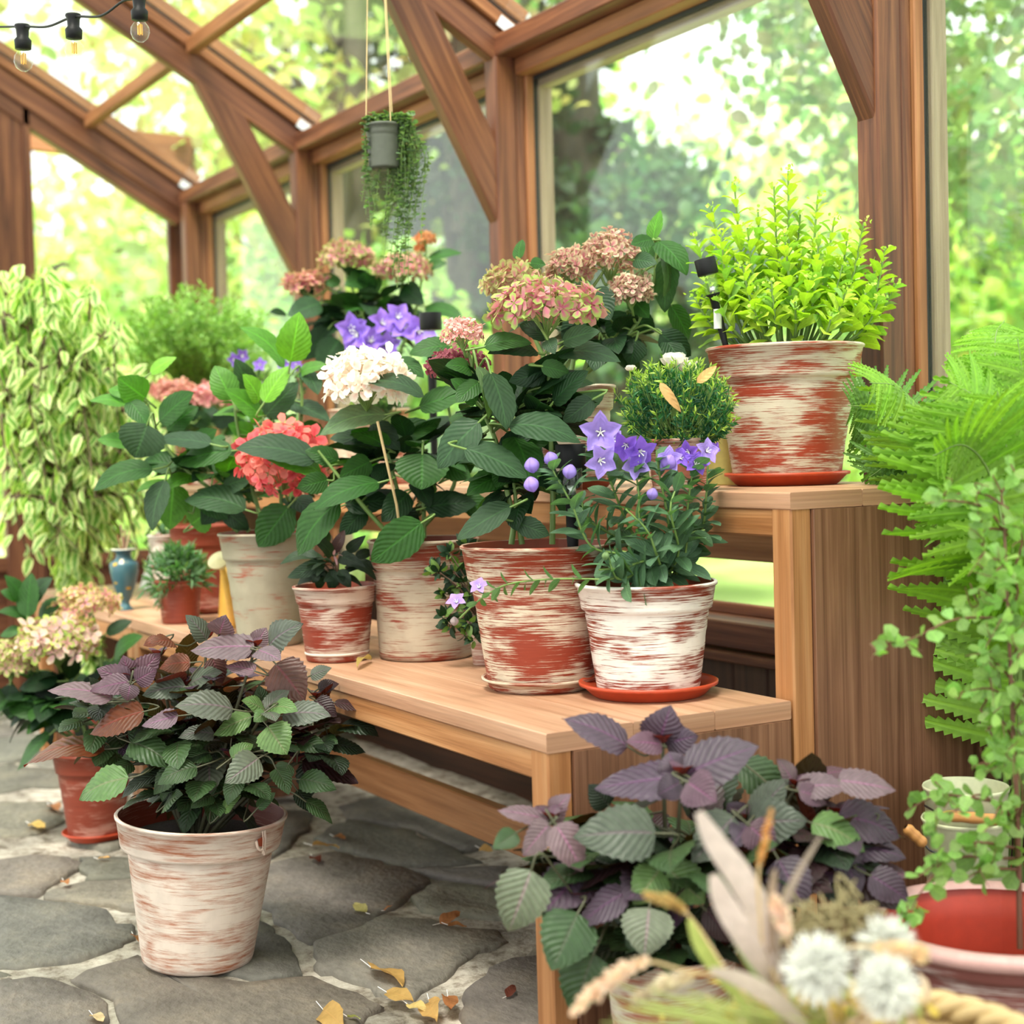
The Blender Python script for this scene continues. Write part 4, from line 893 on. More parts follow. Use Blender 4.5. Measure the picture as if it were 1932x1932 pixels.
# ------------------------------------------------------------------ bellflower
def star_tmpl():
    seg, rows = 20, 5; v = [(0, 0, 0)]; t = [0.]
    for j in range(1, rows+1):
        q = j/rows
        for i in range(seg):
            a = 2*pi*i/seg; pk = abs(((a*5/(2*pi)) % 1)-.5)*2        # 1 at the tips
            r = q*((.62+.42*pk**1.3) if j > 2 else .62+.1*pk*(q)); v.append((r*cos(a), r*sin(a), .34*q**1.2-.1*q**4*pk)); t.append(q)
    f4 = [(1+(j-1)*seg+i, 1+(j-1)*seg+(i+1) % seg, 1+j*seg+(i+1) % seg, 1+j*seg+i) for j in range(1, rows) for i in range(seg)]
    f3 = [(0, 1+i, 1+(i+1) % seg) for i in range(seg)]; return np.array(v), f4, f3, np.array(t)
STV, STF4, STF3, STT = star_tmpl()
def star(root, p, nrm, r, col, name='flower', cup=1.0):
    nrm = nz(V(*nrm)); ax = nz(np.cross(nrm, V(.3, .5, .8))); ay = np.cross(nrm, ax); b = MB()
    a0 = random.random()*6; ax, ay = ax*cos(a0)+ay*sin(a0), ay*cos(a0)-ax*sin(a0)
    X = V(*p) + (ax*STV[:, :1]+ay*STV[:, 1:2]+nrm*STV[:, 2:]*cup)*r
    c = np.array(col)*(0.72+.4*STT[:, None]); b.add(X, STF4, np.c_[STT, np.full(len(STT), .3)], np.clip(c, 0, 1)); b.more(STF3)
    o = b.build(name, M['petal'], root); b = MB()
    for i in range(5):
        a = 2*pi*i/5; e = V(*p)+(ax*cos(a)+ay*sin(a))*r*.22+nrm*r*.38; tube(b, [V(*p)+nrm*r*.03, e], [r*.03, r*.035], 4)
    b.build('stamens', M['white'], o); return o
def balloon(root, p, ax_, r, col, name='flower_bud'):
    b = MB(); ax_ = nz(V(*ax_)); s = nz(np.cross(ax_, V(.2, .9, .1))); t = np.cross(ax_, s); seg, rows = 20, 9; vs = []; cc = []
    for j in range(rows+1):
        q = j/rows; rr = sin(pi*min(q*.95+.02, 1))**.75
        for i in range(seg):
            a = 2*pi*i/seg; k = 1-.10*abs(sin(a*2.5)); vs.append(V(*p)+(s*cos(a)+t*sin(a))*r*rr*k*.95+ax_*r*(q*1.9-.95)); cc.append(np.array(col)*(1-.25*(abs(sin(a*2.5)) < .25)))
    b.add(vs, [(j*seg+i, j*seg+(i+1) % seg, (j+1)*seg+(i+1) % seg, (j+1)*seg+i) for j in range(rows) for i in range(seg)], np.tile([.5, .3], (len(vs), 1)), np.clip(cc, 0, 1))
    return b.build(name, M['petal'], root)
def bell_leaves(lm, pts, L, col, step=.018, start=.2, rows=7):
    n_ = len(pts); ln = sum(np.linalg.norm(pts[i+1]-pts[i]) for i in range(n_-1)); k = int(ln/step)
    for i in range(k):
        t = start+(1-start)*i/k*.93; j = min(n_-2, int(t*(n_-1))); q = pts[j]; ax = nz(pts[j+1]-pts[j])
        a = i*2.1+random.random()*.6; s = nz(np.cross(ax, V(.2, .3, .9) if abs(ax[2]) < .9 else V(1, 0, 0))); o = s*cos(a)+np.cross(ax, s)*sin(a)
        LL = L*random.uniform(.7, 1.15)*(1-.35*t); T = q+nz(o+ax*.45+V(0, 0, random.uniform(-.25, .15)))*LL
        leaf(lm, q, T, LL*.42, nz(ax+o*-.2+rng.normal(size=3)*.2), col=col, rows=rows, ser=.0, fold=.3, curl=.06, wave=.02, base=.7, tipx=.75)
VIO, VIL = (.25, .12, .66), (.40, .28, .78)
gP = pot_at(1224, 1325, ZL, 190, 262, 1096, 0)
root = thing('potted_bellflower', gP[0], 'purple balloon flower in the whitewashed red pot standing on the bright orange saucer', 'potted plant')
pot(root, gP[0], gP[1], gP[2], gP[3], pmat(RED, (.80,.74,.68), .62), rings=(.5, .57, .64), soil=.88)
D = gP[4]; sm, lm = MB(), MB()
ST = [[(1250,1095,0),(1262,1000,-.02),(1245,900,-.04),(1238,850,-.05)],[(1245,1095,0),(1185,1050,-.03),(1115,1030,-.05),(1078,950,-.06),(1050,900,-.06),(1035,870,-.06)],
 [(1255,1095,.02),(1290,1000,0),(1302,920,-.02),(1310,868,-.02)],[(1262,1095,.03),(1320,1010,.02),(1332,940,0),(1336,868,0)],[(1248,1095,.03),(1190,1000,.03),(1160,930,0),(1140,870,-.02),(1135,825,-.04)],
 [(1240,1095,0),(1210,1010,-.03),(1205,930,-.04),(1195,860,-.04)],[(1240,1095,-.04),(1210,1080,-.08),(1165,1092,-.11),(1145,1040,-.12)],[(1266,1095,0),(1290,1060,-.03),(1300,1010,-.05),(1330,1000,-.05)],
 [(1245,1095,-.02),(1220,1060,-.08),(1180,1070,-.1),(1130,1075,-.12)],[(1255,1095,-.03),(1240,1050,-.09),(1220,1000,-.1),(1180,960,-.1)],[(1255,1095,0),(1280,1040,-.06),(1265,960,-.1),(1285,900,-.08)],[(1250,1095,.05),(1170,1020,.05),(1110,980,.03),(1095,930,.02)]]
for s_ in ST:
    pts = smooth_path([P(x, y, D+dz) for x, y, dz in s_], 6); tube(sm, pts, [.0026-.0012*i/len(pts) for i in range(len(pts))], 6); bell_leaves(lm, pts, .066, random.choice([(.11,.20,.12),(.08,.16,.09),(.10,.19,.10)]), .0088, .06)
tp = smooth_path([P(x, y, D-.13+.02*i) for i, (x, y) in enumerate(((1160,1094),(1085,1092),(1020,1094),(960,1102),(925,1118),(895,1140),(868,1166)))], 5)
tp[0] = P(1190, 1085, D-.06); tube(sm, tp, .0016, 6); bell_leaves(lm, tp[2:-3], .036, (.09, .17, .06), .012, .02)
sm.build('stems', M['stem'], root); lm.build('leaves', M['leaf'], root)
tc_ = lambda p: nz(CAM-p)
for (x, y, r, dz, vx, vz) in ((1133,816,40,-.06,0,0),(1130,868,34,-.07,.5,-.2),(1152,832,26,-.03,.6,.2),(1182,838,30,-.05,-.2,-.4),(1205,850,34,-.05,.5,-.5),(1205,878,30,-.04,-.5,.2),(1312,878,26,-.03,.3,.5),(1265,868,26,-.05,-.3,.2),(1332,852,26,-.02,.6,.3),(1300,852,24,-.01,-.4,-.2),(1284,866,20,-.03,.2,.4),(1345,846,14,0,.8,0)):
    p = P(x, y, D+dz); star(root, p, tc_(p)+CR*vx+CU*vz, r*D/FPX, jit(VIO if random.random() < .5 else VIL), cup=random.uniform(.8, 1.8))
for (x, y, r, dz) in ((1004,878,16,-.06),(1040,866,15,-.06),(1003,914,16,-.07),(1075,890,15,-.07),(1231,932,12,-.1),(1262,872,16,-.06)):
    balloon(root, P(x, y, D+dz), CU+CR*random.uniform(-.5, .5)-CF*.3, r*.98*D/FPX, jit(VIL))
for (x, y, r) in ((905,1110,20),(862,1138,20)):
    p = P(x, y, D-.04); star(root, p, tc_(p)+CU*.9-CR*.3, r*D/FPX, (.46,.32,.80), cup=1.6)
balloon(root, P(857, 1172, D-.03), -CU, 9*D/FPX, (.45, .36, .36), 'withered_bud'); balloon(root, P(1143, 1049, D-.12), CU, 8*D/FPX, (.22, .34, .14), 'flower_bud')
c_s = V(*gP[0]); 
saucer(c_s, 262*gP[4]/FPX/2, .024, M['terraplain'], 'bright orange plastic saucer under the purple balloon flower pot', ZL)
# second bellflower, behind
D = 3.95; q = P(735, 905, D)*V(1,1,0)+V(0,0,ZU); root = thing('potted_bellflower', q, 'violet balloon flower cluster on the tall bench above the white hydrangea head', 'potted plant')
pot(root, q, .06, .08, .12, pmat(RED, CR_, .5)); sm, lm = MB(), MB()
for (x, y) in ((675,632),(720,612),(765,622),(700,645),(750,600),(790,625),(735,650),(660,620)):
    pts = smooth_path([q+V(0, 0, .11), (q+V(0,0,.11)+P(x, y, D-.02))/2+V(0, 0, .02), P(x, y+8, D-.02)], 6); tube(sm, pts, .002, 5); bell_leaves(lm, pts, .05, (.06,.12,.06), .016, .2)
    p = P(x, y, D-.03); star(root, p, tc_(p)+CU*random.uniform(-.2, .8)+CR*random.uniform(-.6, .6), random.uniform(27, 36)*D/FPX, jit((.30,.17,.72)), cup=random.uniform(.8, 1.5))
sm.build('stems', M['stem'], root); lm.build('leaves', M['leaf'], root)
# third, at the far left of the staging: few violet bells
D = 4.3; q = P(560, 905, D)*V(1,1,0)+V(0,0,ZU); root = thing('potted_bellflower', q, 'small violet bellflower peeping over the bright lime hydrangea leaves', 'potted plant')
pot(root, q, .05, .07, .10, pmat(RED, CR_, .4)); sm, lm = MB(), MB()
for (x, y) in ((455,672),(440,680),(537,685),(560,690),(492,690),(575,700)):
    pts = smooth_path([q+V(0, 0, .09), (q+V(0,0,.09)+P(x, y, D))/2+V(0, 0, .04), P(x, y+6, D)], 6); tube(sm, pts, .002, 5); bell_leaves(lm, pts, .04, (.06,.12,.06), .02, .2)
    p = P(x, y, D-.02); star(root, p, tc_(p)+CU*random.uniform(-.2, .8)+CR*random.uniform(-.6, .6), 15*D/FPX, jit((.25,.13,.6)), cup=1.4)
sm.build('stems', M['stem'], root); lm.build('leaves', M['leaf'], root)

# ------------------------------------------------------------------ sedum on the upper bench
D = 2.93; q = P(1485, 912, D)*V(1,1,0)+V(0,0,ZU); rr = 290*D/FPX/2; hS = P(1483, 655, D)[2]-ZU
root = thing('potted_sedum', q, 'lime-green sedum in the large red-and-cream brushed pot at the right end of the tall bench', 'potted plant')
pot(root, q, 196*D/FPX/2, rr, hS, pmat((.34,.045,.018), (.58,.50,.40), .52, dirtf=.25), rings=(.30, .62), soil=.93)
saucer(q, 234*D/FPX/2, .024, M['terraplain'], 'red saucer under the sedum pot on the tall bench', ZU)
SG, SGd = (.42, .55, .055), (.26, .42, .09)
sm = MB(); P_, A_, Nn, Sz, Cc = [], [], [], [], []; bp = []
tops = [(1487,322,0),(1385,345,.02),(1460,352,.0),(1543,368,.02),(1340,390,.03),(1510,405,.03),(1575,410,.0),(1310,445,.02),(1630,420,.0),(1430,395,.04),(1600,440,.05),(1410,430,-.02),(1545,450,-.04),(1670,468,.0),(1360,440,-.05),(1480,440,-.08),(1690,535,.02),(1330,520,-.03),(1380,470,.06),(1450,470,.08),(1560,480,.1),(1620,480,.08),(1400,500,-.1),(1530,520,-.1),(1600,540,-.1),(1650,600,.0),(1350,560,-.08),(1455,530,-.12),(1500,570,-.12),(1570,590,-.12),(1420,580,-.12),(1640,540,-.05),(1590,500,-.03),(1515,470,0),(1340,470,.06),(1655,500,.06),(1475,500,.0),(1430,540,-.05),(1310,560,.0),(1660,560,-.05)]
top0 = q+V(0, 0, hS*.93)
for i, (x, y, dz) in enumerate(tops):
    e = P(x, y, D+dz); a = random.random()*6.28; b0 = top0+(e-top0)*V(1, 1, 0)*.42+V(cos(a), sin(a), 0)*.012; b0[2] = top0[2]
    pts = smooth_path([b0, b0+(e-b0)*.5+(b0-top0)*.25, e], 9); tube(sm, pts, [.0038-.0022*k/len(pts) for k in range(len(pts))], 6, col=(.5,.7,.2))
    n_ = len(pts); ln = np.linalg.norm(e-b0); k = int(ln/.020)
    for j in range(k):
        t = .31+.67*j/k; u_ = t*(n_-1); jj = min(n_-2, int(u_)); s0 = pts[jj]+(pts[jj+1]-pts[jj])*(u_-jj); ax = nz(pts[jj+1]-pts[jj])
        a = j*1.57+i; s = nz(np.cross(ax, V(.2, .9, .1))); o = s*cos(a)+np.cross(ax, s)*sin(a)
        for sg in (1, -1):
            L = .070*(1-.66*t)*random.uniform(.75, 1.2); P_.append(s0); A_.append(o*sg+ax*random.uniform(.35, .9)); Nn.append(ax-o*sg*.5+rng.normal(size=3)*.15); Sz.append(L); Cc.append(jit(SG if random.random() < .75 else SGd, .15))
    for j in range(9): bp.append(e+rng.normal(size=3)*V(.006, .006, .004))
lm = MB(); ob = tmpl_leaf(8, .52, .95, .38, .25, .08); tv = ob[0].copy(); tv[2*3::6, 1] *= .93; tv[2*3+2::6, 1] *= .93
scatter(lm, tv, ob[1], ob[2], P_, A_, Nn, Sz, Cc)
sm.build('stems', M['stem'], root); lm.build('leaves', M['small'], root)
b = MB(); bb = np.array(bp); scatter(b, *RND, bb, runit(len(bb))+V(0,0,1), runit(len(bb)), .0075, cvar((.5,.66,.12), len(bb)), 1.0); b.build('flower_buds', M['small'], root)['kind'] = 'stuff'

# ------------------------------------------------------------------ small evergreen bush (needle sprigs)
D = 2.72; q = P(1285, 925, D)*V(1,1,0)+V(0,0,ZU); q = q+CF*V(1,1,0)*.02
root = thing('potted_evergreen', q, 'round artificial-looking needle bush in a small brushed pot, left of the sedum pot', 'potted plant')
hE = P(1285, 828, D)[2]-ZU; pot(root, q, .047, .060, hE, pmat((.40,.12,.07), (.66,.50,.40), .45))
cc = P(1276, 762, D); RX, RZ = 132*D/FPX, 88*D/FPX; sm = MB(); P_, A_, Nn, Sz, Cc = [], [], [], [], []
for i in range(230):
    d = nz(rng.normal(size=3)+V(0, 0, .35)); e = cc+d*V(RX, RX*.9, RZ)*random.uniform(.72, 1.03); b0 = q+V(0, 0, hE*.9)+(e-q)*V(.2, .2, 0)
    pts = smooth_path([b0, (b0+e)/2+d*.01, e], 5); tube(sm, pts[3:], .0011, 4)
    for j in range(26):
        t = .42+.58*j/26; u_ = t*(len(pts)-1); jj = min(len(pts)-2, int(u_)); s0 = pts[jj]+(pts[jj+1]-pts[jj])*(u_-jj); ax = nz(pts[jj+1]-pts[jj]); o = nz(rng.normal(size=3))
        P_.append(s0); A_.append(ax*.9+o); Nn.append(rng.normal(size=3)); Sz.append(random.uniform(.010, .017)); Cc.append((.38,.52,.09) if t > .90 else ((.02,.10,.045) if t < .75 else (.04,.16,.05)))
lm = MB(); scatter(lm, *NARROW, P_, A_, Nn, Sz, cvar((1,1,1), len(Cc), .15)*np.array(Cc)); sm.build('stems', M['stem'], root); lm.build('leaves', M['small'], root)
# white rose heads behind the bush
D = 2.95; q = P(1268, 912, D)*V(1,1,0)+V(0,0,ZU); root = thing('potted_rose', q, 'white rose in a small pot half hidden behind the needle bush', 'potted plant')
pot(root, q, .04, .052, .09, pmat((.40,.12,.07), (.7,.6,.5), .6)); sm, lm = MB(), MB()
for (x, y, r, nm_) in ((1272,682,24,'flower'),(1300,692,20,'flower'),(1190,690,10,'flower_bud')):
    b = MB(); p = P(x, y, D-.05); 
    for j in range(3):
        for i in range(6):
            a = i*pi/3+j*.5; d = V(cos(a), sin(a), 1.6-.5*j); B = p-V(0, 0, .01); T = B+nz(d)*r*D/FPX*1.3
            leaf(b, B, T, r*D/FPX*1.35, nz(-V(cos(a), sin(a), 0)+V(0,0,.3)), col=(.92,.93,.88), rows=8, ser=0, base=.5, tipx=.3, fold=.5, curl=-.2)
    b.build(nm_, M['petal'], root); tube(sm, smooth_path([q+V(0,0,.08), (q+p)/2+V(0,0,.05), p], 5), .002, 5)
fill_leaves(lm, P(1250, 740, D), (.06, .05, .05), 26, .03, .05, [PAL['g'], PAL['L']]); sm.build('stems', M['stem'], root); lm.build('leaves', M['leaf'], root)
# pale yellow paper cylinder beside the sedum pot
q = P(1362, 915, 3.05)*V(1,1,0)+V(0,0,ZU); b = MB(); hh = P(1362, 826, 3.05)[2]-ZU
lathe(b, q, [(0, 0), (.034, 0), (.035, .003), (.042, hh), (.0425, hh+.001), (.040, hh), (.033, .01), (0, .01)], 40)
M['ypaper'] = plain('pale_yellow_glaze', (.85, .82, .30), .5); tag(b.build('yellow_pot', M['ypaper']), 'pale yellow empty pot between the needle bush and the sedum pot', 'pot')

# ------------------------------------------------------------------ solar lamps
def solar(px, py, D, wpx, label, zb, lean=0.0, clear=58):
    t = P(px, py, D); r = wpx*D/FPX/2; k = r/.0305
    base = V(t[0], t[1], zb) + CR*lean; root = thing('solar_garden_light', (t[0], t[1], zb), label, 'garden light')
    dirv = nz(t-base); s_ = MB(); 
    def ringed(prof, mt_, nm_, z0):
        b = MB(); T_ = np.eye(3)
        if lean:
            v_ = dirv; x_ = nz(np.cross(V(0, 1, 0), v_)); y_ = np.cross(v_, x_); T_ = np.stack([x_, y_, v_], 1)
        lathe(b, t+dirv*z0, prof, 32, tilt=T_); return b.build(nm_, mt_, root)
    ringed([(0, 0), (r*.97, 0), (r, -.06*r), (r, -1.50*r), (r*.96, -1.55*r), (0, -1.55*r)][::-1], M['black'], 'cap', 0)
    ringed([(r*.66, -3.4*r), (r*.70, -3.3*r), (r*.74, -1.55*r)], M['glass'], 'clear_lens', 0)
    b = MB(); lathe(b, t+dirv*(-3.3*r), [(0, 0), (r*.30, 0), (r*.3, .6*r), (0, .6*r)], 16); b.build('reflector', M['steel'], root)
    L = np.linalg.norm(t-base)
    ringed([(0, -L), (.004, -L), (r*.30, -L+.05), (r*.40, -6*r), (r*.42, -3.7*r), (r*.66, -3.5*r), (r*.68, -3.4*r), (0, -3.38*r)], M['black'], 'stake', 0)
    return root
solar(1076, 838, 2.675, 58, 'black-capped solar garden light stuck in the wide red-and-cream hydrangea pot', ZL+.17)
solar(812, 590, 3.6, 42, 'black-capped solar light right of the violet cluster', ZU)
rl = solar(1329, 488, 2.85, 40, 'tilted black solar light at the left side of the sedum pot', ZU+.225, .044)
b = MB(); c_ = P(1354, 602, 2.85); lathe(b, c_, [(.0075, -.018), (.0075, .018)], 20); o = b.build('label_band', plain('silver_label', (.6, .6, .58), .4), rl)

# ------------------------------------------------------------------ other pots on the low bench
# dark impatiens in the small brushed pot
gS = pot_at(637, 1252, ZL, 116, 156, 1103, 0)
root = thing('potted_impatiens', gS[0], 'dark-leaved little plant in the small brushed red pot with white rim', 'potted plant')
pot(root, gS[0], gS[1], gS[2], gS[3], pmat((.26,.032,.012), (.58,.45,.37), .5)); saucer(gS[0], 122*gS[4]/FPX/2, .018, pmat((.36,.055,.02), (.7,.6,.52), .8), 'white-rimmed saucer under the small dark-leaved plant', ZL)
sm, lm = MB(), MB(); D = gS[4]; stems = []
for (x, y) in ((620,1050),(640,1040),(605,1060),(670,1055),(625,1010)):
    pts = smooth_path([P(637, 1105, D), P((x+637)/2, (y+1090)/2, D), P(x, y, D)], 5); stems.append(pts); tube(sm, pts, .002, 5, col=(.3, .1, .1))
K1, K2 = (.016, .030, .016), (.03, .055, .03)
for (bx, by, tx, ty, w_, c_) in ((615,1060,542,1090,30,K2),(612,1055,528,1065,18,K2),(625,1050,585,1010,24,K1),(640,1050,690,1070,28,K1),(660,1060,710,1095,18,K1),(630,1075,625,1115,24,K2),(640,1075,662,1110,26,K2),(620,1080,560,1105,20,K1),(655,1040,690,1010,22,K1),(610,1075,600,1110,20,K2),(615,1030,600,990,18,K1),(650,1070,720,1080,16,K1),(600,1050,560,1040,18,K2),(600,1082,590,1100,16,K1),(670,1050,700,1040,20,K1),(628,1045,650,1000,22,(.05,.02,.02)),(636,1080,610,1098,24,K2)):
    B, T = cam_leaf(lm, bx, by, tx, ty, w_, c_, D, random.uniform(-.05, .03), ratio=.38, ser=.02, curl=.2)
fill_leaves(lm, P(635, 1070, D), (.05, .05, .035), 26, .03, .06, [K1, K2], ratio=.35, ser=.02)
sm.build('stems', M['twig'], root); lm.build('leaves', M['leaf'], root)
b = MB(); p = P(630, 1048, D-.05)
for i in range(4): leaf(b, p, p+rng.normal(size=3)*.012, .006, UP, col=(.7,.4,.42), rows=5)
b.build('flower', M['petal'], root)
# dianthus
gd = pot_at(341, 1178, ZL, 68, 88, 1093)
root = thing('potted_dianthus', gd[0], 'grey-green dianthus in the small dusty red pot between the vase and the watering can', 'potted plant')
pot(root, gd[0], gd[1], gd[2], gd[3], M['terra'], insid=M['terra']); lm = MB(); D = gd[4]; P_, A_, Nn = [], [], []
for i in range(70):
    d = nz(rng.normal(size=3)+V(0, 0, .9)); e = V(*gd[0])+V(0, 0, gd[3]*.9)+d*V(.075, .075, .085)*random.uniform(.5, 1)*1.0
    for j in range(12): P_.append(e+rng.normal(size=3)*.008); A_.append(d+rng.normal(size=3)*.7); Nn.append(rng.normal(size=3)+V(0,0,1))
scatter(lm, *NARROW, P_, A_, Nn, rng.uniform(.025, .045, len(P_)), cvar((.10,.20,.09), len(P_), .3), .8); lm.build('leaves', M['small'], root)
# red pot behind the dianthus
gr = pot_at(385, 1160, ZL, 92, 118, 990, 110)
root = thing('terracotta_pot', gr[0], 'plain red pot behind the dianthus, its rim under the lime hydrangea leaves', 'pot')
pot(root, gr[0], gr[1], gr[2], gr[3], M['terra'], insid=M['terra']); saucer(gr[0], 112*gr[4]/FPX/2, .02, M['terra'], 'dusty red saucer under the plain red pot behind the dianthus', ZL)
q = P(318, 1120, 4.42)*V(1,1,0)+V(0,0,ZL); root = thing('terracotta_pot', q, 'whitewashed red pot partly hidden behind the dianthus, furthest left', 'pot'); pot(root, q, .04, .052, P(318, 1008, 4.42)[2]-ZL, pmat((.34,.12,.08), (.75,.68,.6), .6))
lm = MB(); 
for i in range(40): B = q+V(0,0,.18)+rng.normal(size=3)*V(.04,.04,.02); leaf(lm, B, B+nz(rng.normal(size=3)+V(0,0,.8))*.05, .014, UP, col=(.05,.12,.05), rows=5, ser=0)
lm.build('leaves', M['leaf'], root)
# blue vase with incense sticks
f_ = Pz(237, 1152, ZL); D = depth(f_); s_ = D/FPX; q = f_+nz((f_-CAM)*V(1,1,0))*.02
mt, nt, out = mat('blue_glaze'); n = N(nt); tc = n('TexCoord').outputs['Object']
a = n('TexNoise', {'Vector': tc, 'Scale': 42, 'Detail': 1}).outputs['Fac']; c1 = n('TexNoise', {'Vector': tc, 'Scale': 11, 'Detail': 2}).outputs['Color']
col = mix(n, ramp(n, a, [(.66, g3(0)), (.69, g3(1))]), mix(n, ramp(n, c1, [(.35, g3(0)), (.6, g3(1))]), (.022, .075, .105), (.05, .13, .155)), (.45, .28, .02))
p = n('BsdfPrincipled', {'Base Color': col, 'Roughness': .3}); nt.links.new(p.outputs[0], out.inputs[0]); M['vase'] = mt
root = thing('vase', q, 'blue glazed amphora vase holding incense sticks at the left end of the low bench', 'vase'); b = MB(); H = 115*s_
lathe(b, q, [(r*s_, z*H) for r, z in ((0,0),(15,0),(15,.015),(9,.08),(7.5,.13),(12,.20),(21,.42),(26,.62),(27,.74),(26,.78),(16,.84),(14,.90),(15,.965),(23,.985),(23,1.0),(17,1.0),(12,.96),(12,.85),(0,.8))], 44)
b.build('vase_body', M['vase'], root); b = MB(); lathe(b, q+V(0,0,H), [(22.5*s_, -.001), (23.6*s_, .0015), (17*s_, .002)], 40); b.build('rim', plain('gilt_white_rim', (.8,.76,.62), .35), root)
for i, (x, y, c_) in enumerate(((222,1008,(.25,.04,.03)),(228,988,(.4,.25,.16)),(236,1000,(.4,.25,.16)),(245,1002,(.6,.4,.25)),(233,1012,(.3,.15,.1)))):
    b = MB(); tube(b, [q+V(0,0,H*.82), P(x, y, D)], .0022, 6); o = b.build('incense_stick', plain('stick', c_, .6), root)
# white leaning board
b = MB(); q0 = P(282, 1118, 4.62); q1 = P(292, 1012, 4.74); q0[2] = ZL+.07; 
p_ = Pz(281, 1116, ZL); beam(b, p_+V(0, 0, .004), p_+V(0, .06, .185), .17, .010, (0, -1, .3), .002); tag(b.build('white_board', plain('white_card', (.88,.87,.82), .6), smooth=False), 'white board leaning behind the blue vase', 'board')
# yellow watering can, mostly its spout
M['yellow'] = plain('yellow_enamel', (.80, .48, .09), .35); M['pyellow'] = plain('pale_yellow_rose', (.90, .78, .42), .4)
D = 3.86; q = P(455, 1185, D)*V(1,1,0)+V(0,0,ZL); root = thing('watering_can', q, 'yellow watering can with a round spout rose, behind the plain cream pot', 'watering can')
q = q+V(*(CF*V(1,1,0)))*.03
b = MB(); lathe(b, q, [(0,0),(.058,0),(.062,.004),(.050,.15),(.052,.155),(.048,.155),(.046,.14),(0,.14)], 40); b.build('can_body', M['yellow'], root)
b = MB(); e = P(416, 1062, D-.22); tube(b, smooth_path([P(447, 1172, D-.06), P(434, 1122, D-.16), e], 6), [.021-.0013*i for i in range(13)][:13], 14); sp_ = b.build('spout', M['yellow'], root)
b = MB(); nn = nz(-CF*.8+CU*.8-CR*.25); x_ = nz(np.cross(nn, UP)); y_ = np.cross(nn, x_); lathe(b, e, [(.008, -.016), (.026, .006), (.028, .010), (.026, .0125), (0, .015)], 36, tilt=np.stack([x_, y_, nn], 1)); b.build('spout_rose', M['pyellow'], sp_)
b = MB(); hp = [q+V(.045,-.02,.12), q+V(.11,-.02,.14), q+V(.12,-.02,.07), q+V(.06,-.02,.03)]; tube(b, smooth_path(hp, 5), .005, 8); b.build('handle', M['yellow'], root)
# small glossy-leaved plant in a little pot between the two large pots
D = 3.02; q = P(914, 1258, D)*V(1,1,0)+V(0,0,ZL); q[2] = ZL
root = thing('potted_greenery', q, 'glossy dark-leaved trailing greenery squeezed between the beige pot and the wide red-and-cream pot', 'potted plant'); hh = P(905, 1175, D)[2]-ZL
pot(root, q, .022, .030, hh, pmat((.42,.2,.15), (.6,.5,.42), .5)); lm, sm = MB(), MB(); P_, A_, Nn, C2 = [], [], [], []
for (cx, cy) in ((880,1030),(850,1045),(895,1055),(858,1080),(830,1080),(870,1100),(840,1120),(890,1120),(865,1140),(850,1180),(885,1175),(896,1205),(838,1165),(818,1075),(905,1080),(880,1195)):
    e = P(cx, cy, D-.03-random.random()*.03); tube(sm, smooth_path([q+V(0,0,hh*.9), (q+V(0,0,hh*.9)+e)/2-CF*.02+V(0,0,.02), e], 5), .0014, 5)
    for j in range(15):
        d = nz(rng.normal(size=3)-CF*.4); P_.append(e+d*.004); A_.append(d+V(0,0,.1)); Nn.append(-CF+rng.normal(size=3)*.6); C2.append((.13,.22,.05) if j > 10 else (.014,.038,.016))
scatter(lm, *tmpl_leaf(5, .5), P_, A_, Nn, rng.uniform(.016, .028, len(P_)), np.array(C2)); sm.build('stems', M['twig'], root); lm.build('leaves', M['leaf'], root)
# lime pot glimpsed behind
q = P(664, 1085, 3.45)*V(1,1,0)+V(0,0,ZL); b = MB(); lathe(b, q, [(0,0),(.024,0),(.030,P(664,1062,3.45)[2]-ZL),(.028,P(664,1062,3.45)[2]-ZL),(0,.02)], 30)
tag(b.build('lime_pot', plain('lime_glaze', (.48, .68, .20), .4)), 'small lime-green empty pot glimpsed behind the small dark plant', 'pot')

# ------------------------------------------------------------------ hanging pot
D = 3.35; top = P(723, 236, D); bot = P(723, 318, D); rr = 34*D/FPX; r2 = 29*D/FPX; hh = top[2]-bot[2]; c = V(top[0], top[1], bot[2])
root = thing('hanging_planter', c, 'grey-green hanging pot with trailing string-leaf plant on twine', 'hanging plant')
pot(root, c, r2, rr, hh, M['grey'], rings=(), band=.24, insid=M['grey']); b = MB(); ro = roofz(c[1])+.02
hook = V(c[0]+.0, c[1], roofz(c[1])+.08)
for a in (0, 2.1, 4.2): tube(b, [c+V(rr*.95*cos(a), rr*.95*sin(a), hh), hook], .0012, 5)
b.build('twine', M['cane'], root)
sm = MB(); P_, A_, Nn = [], [], []
def strand(pts):
    pts = smooth_path(pts, 8); tube(sm, pts, .0008, 4); ln = sum(np.linalg.norm(pts[i+1]-pts[i]) for i in range(len(pts)-1)); k = int(ln/.0115)
    for j in range(k):
        u_ = j/k*(len(pts)-1); jj = min(len(pts)-2, int(u_)); s0 = pts[jj]+(pts[jj+1]-pts[jj])*(u_-jj); a = random.random()*6.28
        for sg in (0, pi): P_.append(s0); A_.append(V(cos(a+sg), sin(a+sg), random.uniform(-.1, .5))); Nn.append(V(0, 0, 1)+rng.normal(size=3)*.4)
for i in range(34):
    x = random.gauss(768, 18); yb = random.uniform(330, 560) if i < 28 else random.uniform(300, 400); x2 = x+random.uniform(-35, 15)-(yb-300)*.06
    strand([c+V(0, 0, hh*.95), P(752+random.random()*18, 218+random.random()*18, D-.02), P(x, 290, D-.03+random.random()*.06), P((x+x2)/2, (290+yb)/2, D), P(x2, yb, D)])
